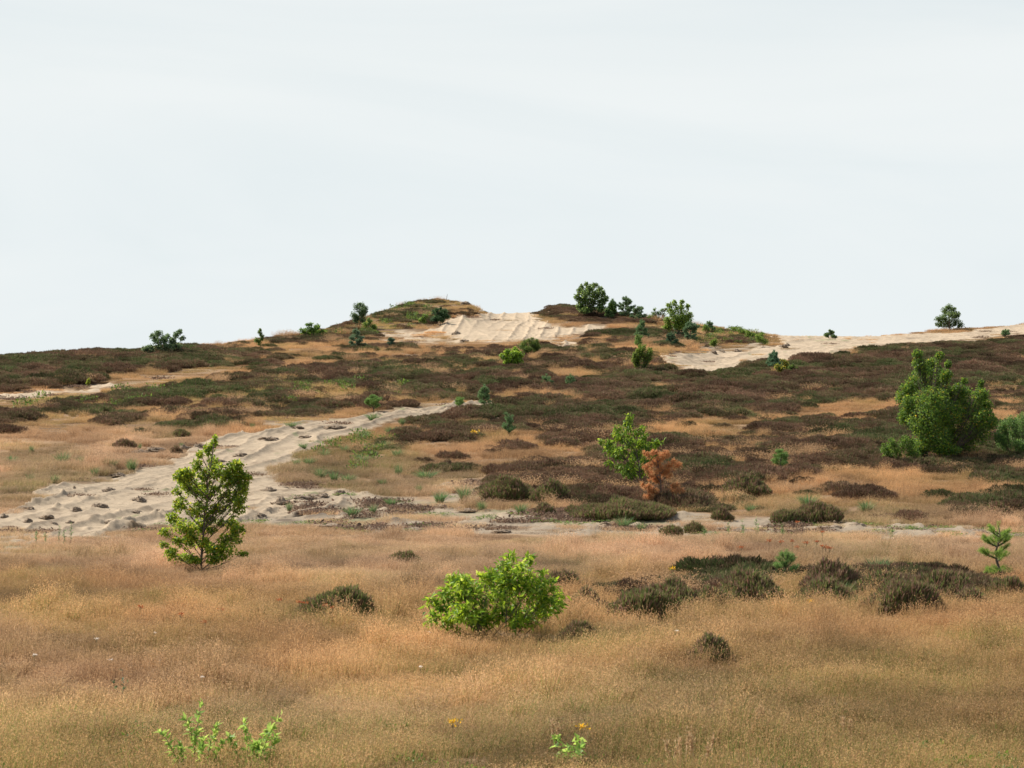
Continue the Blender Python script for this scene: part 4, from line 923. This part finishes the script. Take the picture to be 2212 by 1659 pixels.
# heather bushes one can tell apart in the foreground
HB_G = [(.17, .215, .065), (.13, .17, .055), (.20, .18, .075), (.21, .145, .085)]
HB_B = [(.24, .145, .09), (.18, .115, .075), (.15, .15, .06), (.30, .21, .14)]
def heather_bush(label, u, v, w, h, br=.4, group='heather bushes in the foreground grass', depth=.7):
    hc = .16 if v > 1165 else .11
    base = place(u, v, hc); k = base.y / (F / S)
    t = thing('heather_bush', label, 'heather', base - Vector((0, 0, .03)), group)
    W, H = w * k / 2, h * k + hc
    H = min(H, W * .95 + .03)
    KEEPOUT.append((base.x, base.y - .3, W * .9 + .15, .85))
    mb = MB(); n_l = 3 + 2 * int(w / 60)
    for i in range(n_l):
        q = (i + .5) / n_l * 2 - 1 if n_l > 1 else 0
        r = W * R.uniform(.5, .75)
        m = heather_mb(r, H * (1 - .45 * abs(q) ** 1.5) * R.uniform(.7, 1.05), int(5200 * (r / .5) ** 1.5) + 500, sprig=.06, colored=(HB_G + HB_B, [(1 - br) / 4] * 4 + [br / 4] * 4), irregular=.3)
        off = np.array([q * (W - r * .7), R.uniform(-1, 1) * depth * r * .6, 0], np.float32)
        for V_, T_, C_ in zip(m.v, m.t, m.c): mb.add(V_ + off, T_, C_)
    mb.build('sprigs', M_HEATHER, t)
    tb = MB()
    for j in range(26):
        a = R.random() * 6.28; q = R.random() ** .5; e = np.array([math.cos(a) * q * W * .8, math.sin(a) * q * W * .4, H * (.75 - .4 * q * q)])
        tube(tb, [(e[0] * .2, e[1] * .2, 0), e * np.array([.65, .65, .5]), e], .005, .002, sides=3)
    tb.build('stems', M_BARK, t)
    return t
HBL = [
 ('dark green rounded heather bush in the foreground grass left of the lime green bush', 742, 1312, 140, 66, .15), ('thin sparse heather fringe joined to the left of the rounded dark bush', 668, 1306, 60, 30, .4),
 ('small low heather bush alone in the pale grass right of the birch tree', 870, 1202, 66, 26, .3), ('brown and green heather bush just behind the right side of the lime green bush', 1213, 1258, 98, 46, .55),
 ('low straggling heather at the right of the lime green bush', 1262, 1295, 90, 24, .5), ('wide low green heather bush in front of the yellow ragwort', 1400, 1312, 170, 44, .3),
 ('heather hump right behind the wide low green one', 1455, 1290, 120, 42, .35), ('tall dark domed heather bush, left of the pine seedling', 1612, 1280, 150, 68, .35),
 ('low green heather at the left skirt of the tall dark dome', 1540, 1288, 90, 36, .2), ('brown topped heather bush right of the pine seedling', 1800, 1258, 140, 52, .75),
 ('low heather under the brown topped bush', 1780, 1282, 130, 32, .4), ('green brown heather hump at the middle of the long heather bank', 1900, 1270, 130, 50, .45),
 ('broad heather bush with bare dark stems at the front of the long bank', 1950, 1302, 170, 52, .45), ('right hand heather hump of the long bank', 2030, 1275, 140, 50, .45), ('low tail of heather at the right end of the long bank', 2090, 1290, 80, 30, .5),
 ('small heather bush at the foot of the lone young pine', 2180, 1262, 80, 34, .4),
 ('flat dark heather patch low in the foreground grass, lower right of the lime green bush', 1528, 1402, 105, 32, .45), ('ragged low heather just right of the lime green bush foot', 1250, 1350, 70, 18, .5),
]
for a_ in HBL: heather_bush(*a_)
HB2 = [('dark heather bush at the far edge of the bare strip', 1500, 1140, 44, 30, .2), ('low heather bush at the left of the dark one by the bare strip', 1452, 1145, 50, 18, .3), ('long dark heather hedge at the foot of the dead pine', 1345, 1108, 210, 34, .35),
       ('green and brown heather bush on the grass above the bare strip', 1765, 1116, 110, 34, .5), ('low heather bush left of the green and brown one', 1700, 1118, 70, 24, .3), ('brown heather bush at the right edge above the bare strip', 2150, 1105, 62, 38, .7),
       ('dark heather mound on the grassy slope below the pale pine seedling', 1612, 1062, 110, 36, .5), ('front heather mound left of the dead pine', 1100, 1072, 110, 50, .35), ('second front heather mound left of the dead pine', 1190, 1075, 90, 40, .35),
       ('small brown heather bush in the dry grass by the green tussocks', 965, 1003, 34, 18, .9), ('small dark heather bush right of the dead pine', 1560, 1112, 44, 22, .5), ('low brown heather bush between the hedge and the bare strip', 1175, 1100, 44, 26, .6), 
       ('small heather bush beside the brown one by the bare strip', 1240, 1100, 40, 20, .4), ('dark heather bush in the grass below the left hill', 390, 934, 36, 22, .3), ('brown heather bush in the pink grass at the left', 270, 958, 44, 20, .9), ('brown dead looking tuft right of the brown bush at the left', 380, 968, 24, 14, .95)]
for a_ in HB2: heather_bush(*a_, group='heather bushes by the bare strip and track')

# green tussocks along the track
def tussock_mesh(h, w, n, cols, name='blades'):
    mb, _ = blades(n, w * .16, h * .2, h, .035, .6, lambda m: lerp_cols(cols, m), seg=3, fan=.95, wind=(.05, 0)); return mb
TUS = [mk for mk in range(3)]
TCOL = [(.08, .17, .06), (.11, .21, .075), (.15, .24, .09), (.28, .26, .12)]
tus_mesh = []
for k_ in range(4):
    o = tussock_mesh(1.0, 1.6, 260, TCOL).build('tussock_source', M_BLADE, link=False)
    me = o.data; co = np.zeros(len(me.vertices) * 3, np.float32); me.vertices.foreach_get('co', co); tus_mesh.append(me)
def tussock(u, v, w, h, label, group):
    base = place(u, v, .06); k = base.y / (F / S); h = h * 1.1 + .08 / k
    o = bpy.data.objects.new('grass_tussock', tus_mesh[int(R.integers(0, 4))]); COL.objects.link(o)
    o.location = base; o.scale = (w * k / 1.25, w * k / 1.25, h * k); o.rotation_euler = (0, 0, R.random() * 6.28)
    o['label'] = label; o['category'] = 'grass tussock'; o['group'] = group
    return o
# blades() uses absolute widths, so blades in scaled copies stay thin: sources are built unit sized with wide blades
TL = [(22, 997, 36, 14), (68, 975, 14, 14), (135, 998, 34, 24), (178, 1000, 26, 16), (240, 1008, 30, 18), (284, 1012, 28, 24), (205, 1022, 20, 14), (65, 1038, 16, 16), (118, 1038, 22, 14), (302, 968, 10, 12), (392, 965, 10, 10)]
for q in TL: tussock(*q, 'green grass tussock in the dry pink grass above the left end of the sandy track', 'tussocks left of the sandy track')
TL = [(628, 920, 28, 10), (806, 903, 34, 12), (912, 912, 28, 14), (868, 915, 16, 14), (785, 945, 30, 20), (845, 935, 30, 16), (545, 925, 10, 14)]
for q in TL: tussock(*q, 'green grass tussock on the rim of the upper bend of the sandy track', 'tussocks by the upper track bend')
TL = [(692, 1030, 30, 22), (668, 1000, 28, 14), (722, 1038, 22, 24), (752, 1038, 40, 16), (640, 1002, 18, 12), (860, 1025, 20, 26), (858, 985, 26, 18), (920, 1030, 50, 16), (830, 965, 24, 14), (780, 998, 34, 18), (826, 1045, 20, 12), (905, 1062, 14, 18), (700, 985, 26, 16), (745, 972, 24, 12), (655, 965, 20, 10)]
for q in TL: tussock(*q, 'green grass tussock on the dry grass slope right of the sandy track', 'tussocks on the slope right of the track')
TL = [(762, 1110, 36, 18), (806, 1105, 20, 18), (845, 1088, 28, 14), (950, 1080, 34, 20), (1003, 1075, 36, 28), (1040, 1098, 26, 18), (625, 1100, 14, 16), (1125, 1102, 30, 16), (1348, 1136, 34, 22), (1385, 1140, 24, 14), (1620, 1100, 24, 12), (1870, 1100, 40, 20), (1745, 1090, 44, 26)]
for q in TL: tussock(*q, 'green rush tussock standing on or beside the bare sandy strip', 'tussocks along the bare strip')
for q, lb_ in [((1845, 1310, 34, 26), 'bright green grass tussock at the front edge of the long foreground heather bank'), ((1440, 1290, 40, 34), 'green grass tussock growing in the low heather below the ragwort'), ((1895, 1240, 50, 40), 'tall fine stemmed grass tussock rising behind the long heather bank'), ((1820, 1290, 50, 36), 'thin stemmed grass tussock in front of the brown topped heather')]:
    tussock(*q, lb_, 'tussocks in the foreground heather')

# soil clods
def clod_mesh():
    n1_, n2_ = 26, 12; V = []
    for i in range(n2_ + 1):
        for j in range(n1_):
            th = math.pi * .5 * i / n2_; ph = 6.283 * j / n1_
            V.append((math.cos(ph) * math.cos(th), math.sin(ph) * math.cos(th), math.sin(th)))
    V = np.array(V); f = 1 + .9 * fbm(V[:, 0] * 1.3 + V[:, 2] * 2, V[:, 1] + V[:, 2], .55, R.integers(0, 50), 4)
    V = V * f[:, None]; t = []
    for i in range(n2_):
        for j in range(n1_):
            a = i * n1_ + j; b = i * n1_ + (j + 1) % n1_; t += [(a, b, b + n1_), (a, b + n1_, a + n1_)]
    mb = MB(); mb.add(V, t, (.1, .08, .06)); flecks(mb, V[R.integers(0, len(V), 260)] * .97, .34, .06, [(.1, .07, .05)], .1, .8); o = mb.build('clod_source', M_SOIL, link=False, smooth=False); return o.data
CLM = [clod_mesh() for _ in range(6)]
def clod(u, v, w, h, label, group):
    base = place(u, v); k = base.y / (F / S)
    o = bpy.data.objects.new('soil_clod', CLM[int(R.integers(0, 6))]); COL.objects.link(o)
    o.location = base + Vector((0, 0, -.25 * h * k)); o.scale = (w * k / 1.6, w * k / 2 * 1.6, h * k * 1.0); o.rotation_euler = (0, 0, R.uniform(-.5, .5))
    o['label'] = label; o['category'] = 'soil clod'; o['group'] = group
for q in [(215, 1098, 28, 9), (165, 1105, 16, 9), (300, 1083, 22, 10), (285, 1108, 30, 6), (100, 1120, 22, 8), (8, 1118, 12, 7), (120, 1074, 18, 7), (235, 1062, 22, 8), (160, 1062, 10, 10), (62, 1100, 20, 6), (255, 1028, 24, 7), (340, 1107, 14, 6), (60, 1128, 14, 7), (150, 1130, 14, 5), (110, 1134, 22, 6), (235, 1130, 16, 5)]:
    clod(*q, 'dark clod of turf lying on the wide left part of the sandy track', 'clods on the wide track')
for q in [(605, 1090, 30, 14), (580, 1062, 24, 8), (650, 1080, 36, 9), (690, 1075, 36, 10), (735, 1070, 20, 10), (690, 1100, 50, 7), (560, 1118, 22, 8), (470, 1000, 26, 7), (520, 985, 22, 6), (580, 950, 34, 7), (660, 945, 22, 5), (720, 925, 34, 6), (640, 925, 20, 5), (430, 968, 22, 8), (335, 975, 34, 8), (300, 978, 26, 7), (395, 970, 20, 8)]:
    clod(*q, 'brown clod of turf on the rim of the sandy track around its bend', 'clods along the track bend')
for q in [(890, 1148, 60, 8), (960, 1142, 30, 6), (1080, 1150, 34, 6), (700, 1138, 60, 7), (800, 1142, 40, 6), (950, 1098, 26, 7), (1010, 1105, 30, 6), (1560, 1145, 26, 7), (1600, 1148, 36, 6), (1480, 1148, 40, 7), (1660, 1140, 30, 6), (1720, 1148, 44, 6), (1790, 1142, 40, 7), (1850, 1140, 30, 9), (1930, 1132, 40, 8), (2000, 1150, 44, 6), (2100, 1150, 50, 6), (1320, 1132, 34, 6), (1180, 1125, 34, 5), (1250, 1150, 44, 6)]:
    clod(*q, 'dark low ridge of turf on the bare strip crossing the middle of the view', 'clods along the bare strip')
for q in [(1000, 652, 22, 8), (1012, 658, 16, 7), (985, 722, 14, 6), (1003, 738, 16, 5), (1690, 752, 16, 8), (1700, 748, 10, 6), (1540, 765, 12, 7), (1560, 762, 10, 5), (1590, 760, 16, 5)]:
    clod(*q, 'brown clod of turf on the rim of the sand high on the hill', 'clods by the hilltop sand')

# leafy shoots, stalks and flowers
def shoot_plant(name, label, cat, u, v, stems, ln, wd, cols, group=None, nl=26, r=.004, flower=None):
    """stems: (du_base, du_tip, height) in traced units"""
    base = place(u, v, .08); k = base.y / (F / S); stems = [(a, b, h + .08 / k) for a, b, h in stems]
    t = thing(name, label, cat, base, group); tb, lb = MB(), MB()
    for (b0, b1, h) in stems:
        y0 = R.uniform(-.15, .15)
        p0 = np.array([b0 * k, y0, 0]); p2 = np.array([b1 * k, y0 + R.uniform(-.05, .05), h * k]); p1 = (p0 + p2) / 2 + np.array([-(b1 - b0) * k * .25, 0, .04])
        ts = np.linspace(0, 1, 8)[:, None]; c = (1 - ts) ** 2 * p0 + 2 * ts * (1 - ts) * p1 + ts ** 2 * p2
        tube(tb, c, r, r * .4, sides=4)
        q = .2 + .8 * R.random(nl); P = np.stack([np.interp(q, ts[:, 0], c[:, i]) for i in range(3)], 1)
        add_leaves(lb, P, np.repeat(unit((p2 - p0)[None]), nl, 0), ln, wd, cols, None, -.2, .6)
    tb.build('stems', M_BLADE if cat != 'sapling' else M_BARK, t); lb.build('leaves', M_LEAF, t)
    return t
SH = [(.30, .46, .10), (.20, .35, .07), (.38, .52, .12)]
shoot_plant('leafy_sapling', 'cluster of tall leafy green shoots at the bottom left, left hand clump', 'sapling', 425, 1652, [(-30, -75, 75), (-10, 8, 135), (0, -25, 95), (15, 40, 80), (5, 20, 60), (-20, -35, 50), (30, 55, 45)], .06, .028, SH, nl=40)
shoot_plant('leafy_sapling', 'cluster of bright leafy shoots at the bottom left, right hand clump', 'sapling', 545, 1656, [(-10, -20, 95), (10, 65, 115), (0, 35, 80), (-25, -55, 60), (25, 50, 60), (15, 20, 55), (-5, 5, 45), (30, 10, 40)], .06, .03, SH, nl=44)
shoot_plant('leafy_sapling', 'small dark leaved sapling sticking up from the grass above the leafy shoots', 'sapling', 262, 1505, [(0, -3, 55), (-2, -22, 34), (0, 18, 34)], .04, .02, [(.06, .12, .05), (.10, .18, .08)], nl=7)
shoot_plant('leafy_weed', 'clump of broad bright green leaves at the bottom centre beside pale grass stalks', 'plant', 1225, 1652, [(-20, -22, 62), (-5, 10, 50), (10, 25, 55), (20, 30, 40), (-12, -12, 35), (5, 0, 28)], .06, .045, SH, nl=18)
shoot_plant('ragwort', 'ragwort stem with yellow flower head in the foreground right of the lime green bush', 'flower', 1449, 1262, [(0, 1, 32), (2, 6, 22)], .03, .012, [(.16, .26, .05)], nl=12)
for i_, (u_, v_, h_) in enumerate([(125, 1172, 34), (152, 1174, 42), (140, 1174, 28), (98, 1172, 20), (80, 1170, 22)]):
    shoot_plant('tall_weed', 'pale green upright weed stalk at the near edge of the wide sandy track', 'weed', u_, v_, [(0, 1, h_)], .055, .014, [(.20, .28, .12), (.15, .24, .10)], 'weed stalks by the wide track', nl=26)
for i_, (u_, v_, h_) in enumerate([(1603, 1158, 36), (1572, 1155, 26), (1634, 1154, 34), (1520, 1158, 18), (1925, 1158, 20), (1690, 1156, 20)]):
    shoot_plant('tall_weed', 'pale green upright weed stalk at the near edge of the bare strip on the right', 'weed', u_, v_, [(0, 1, h_), (1, 3, h_ * .6)], .055, .014, [(.18, .28, .10), (.13, .24, .08)], 'weed stalks by the bare strip', nl=22)
def flower(u, v, h, size, cols, name, label, cat, group):
    base = place(u, v, .1); k = base.y / (F / S); H = h * k + .1
    t = thing(name, label, cat, base, group); tb = MB(); lb = MB()
    tube(tb, [(0, 0, 0), (.01, 0, H * .5), (.015, .01, H)], .003, .002, (.22, .18, .08), 4)
    pts = np.array([.015, .01, H]) + R.normal(size=(46, 3)) * np.array([size, size, size * .35])
    flecks(lb, pts, size * .9, size * .6, cols, .4, 1.0)
    for j in range(7):
        e = pts[j]; tube(tb, [(.01, 0, H * .75), e], .0015, .001, (.22, .18, .08), 3)
    tb.build('stem', M_BLADE, t); lb.build('flower_head', M_LEAF, t); return t
YF = [(.62, .42, .02), (.70, .50, .04)]; OF = [(.34, .12, .03), (.42, .18, .04), (.24, .08, .03)]; WF = [(.75, .70, .6), (.8, .77, .7)]
for u_, v_, h_, lb_ in [(1450, 1262, 34, 'bright yellow ragwort flower behind the low foreground heather'), (1268, 1330, 2, ''), (1750, 1315, 16, 'small yellow flower in front of the foreground heather bank'), (975, 1590, 30, 'single yellow flower low in the foreground grass left of the centre'), (1253, 1600, 28, 'single yellow flower above the broad leaved weed at the bottom centre'), (1025, 945, 12, 'yellow weed in the dry grass right of the track bend')]:
    if lb_: flower(u_, v_, h_, .022 if v_ > 1000 else .05, YF, 'yellow_flower', lb_, 'flower', 'yellow flowers')
for (u_, v_, h_) in [(1660, 1190, 22), (1685, 1188, 18), (1710, 1190, 22), (1740, 1192, 20), (1762, 1190, 20), (1775, 1206, 26), (1782, 1206, 24), (1790, 1206, 22), (1720, 1196, 14), (1600, 1196, 14), (1775, 1175, 26), (1720, 1150, 22)]:
    flower(u_, v_, h_, .022, OF, 'dried_flower', 'dried orange brown flower head in the pale grass below the bare strip, right of centre', 'flower', 'dried flowers right of centre')
for (u_, v_, h_) in [(388, 1345, 18), (300, 1325, 14), (440, 1358, 14), (700, 1330, 22), (716, 1332, 20), (735, 1330, 14), (760, 1325, 18), (645, 1325, 24), (660, 1322, 20), (600, 1312, 16), (476, 1330, 12)]:
    flower(u_, v_, h_, .02, OF, 'dried_flower', 'dried orange brown flower head in the foreground grass on the left half', 'flower', 'dried flowers on the left')
for (u_, v_, h_) in [(1459, 1385, 22), (71, 1432, 16), (235, 1440, 14), (206, 1392, 12), (462, 1450, 14), (433, 1480, 16), (905, 1450, 10), (925, 1380, 14), (2165, 1270, 10), (1165, 1330, 10), (330, 1376, 8)]:
    flower(u_, v_, h_, .010, WF, 'seed_head', 'white fluffy seed head standing in the foreground grass', 'seed head', 'white seed heads')
# pale dry stalks, bottom
def stalk_tuft(u, v, stems, label):
    base = place(u, v, .08); k = base.y / (F / S); t = thing('dry_stalks', label, 'grass stalks', base, 'pale dry stalks')
    for b0, b1, h in stems:
        tb = MB(); lb = MB(); h = h + .06 / k
        p0 = np.array([b0 * k, 0, 0]); p2 = np.array([b1 * k, R.uniform(-.05, .05), h * k]); tube(tb, [p0, (p0 + p2) / 2 + np.array([0, 0, .02]), p2], .004, .003, (.55, .42, .25), 4)
        pts = p2 + R.normal(size=(60, 3)) * np.array([.005, .005, .03]); flecks(lb, pts, .03, .010, [(.50, .38, .20), (.44, .32, .17)], .9, .4)
        so = tb.build('stalk', M_BLADE, t); lb.build('seed_spike', M_DEAD, so)
stalk_tuft(1480, 1650, [(-25, -40, 40), (-10, -12, 45), (0, 5, 50), (20, 50, 30), (10, 12, 55), (25, 15, 38), (-35, -20, 30), (35, 60, 45)], 'clump of pale bent dry stalks at the bottom right of centre')
stalk_tuft(1640, 1572, [(-10, -6, 30), (2, 3, 38), (14, 10, 30), (26, 24, 26)], 'row of pale dry grass spikes in the lower right grass')
stalk_tuft(1550, 1555, [(-6, -8, 30), (6, 8, 34)], 'pair of pale grass spikes left of the row of spikes')
stalk_tuft(1830, 1590, [(-5, -8, 30), (4, 6, 26)], 'pair of pale grass spikes at the lower right')
stalk_tuft(1190, 1610, [(-4, 4, 42), (10, 16, 30)], 'pair of pale leaning grass stalks above the broad leaved weed')
# thin stake on the mound
b_ = place(963, 648); k_ = b_.y / (F / S); mb = MB(); tube(mb, [(0, 0, 0), (2.0 * k_, 0, 9 * k_), (3.5 * k_, 0, 17 * k_)], .012, .008, (.2, .17, .14), 6)
st = mb.build('stake', M_BARK); st.location = b_; st['label'] = 'thin leaning stake on top of the grassy mound against the sky'; st['category'] = 'stake'
do_cover()
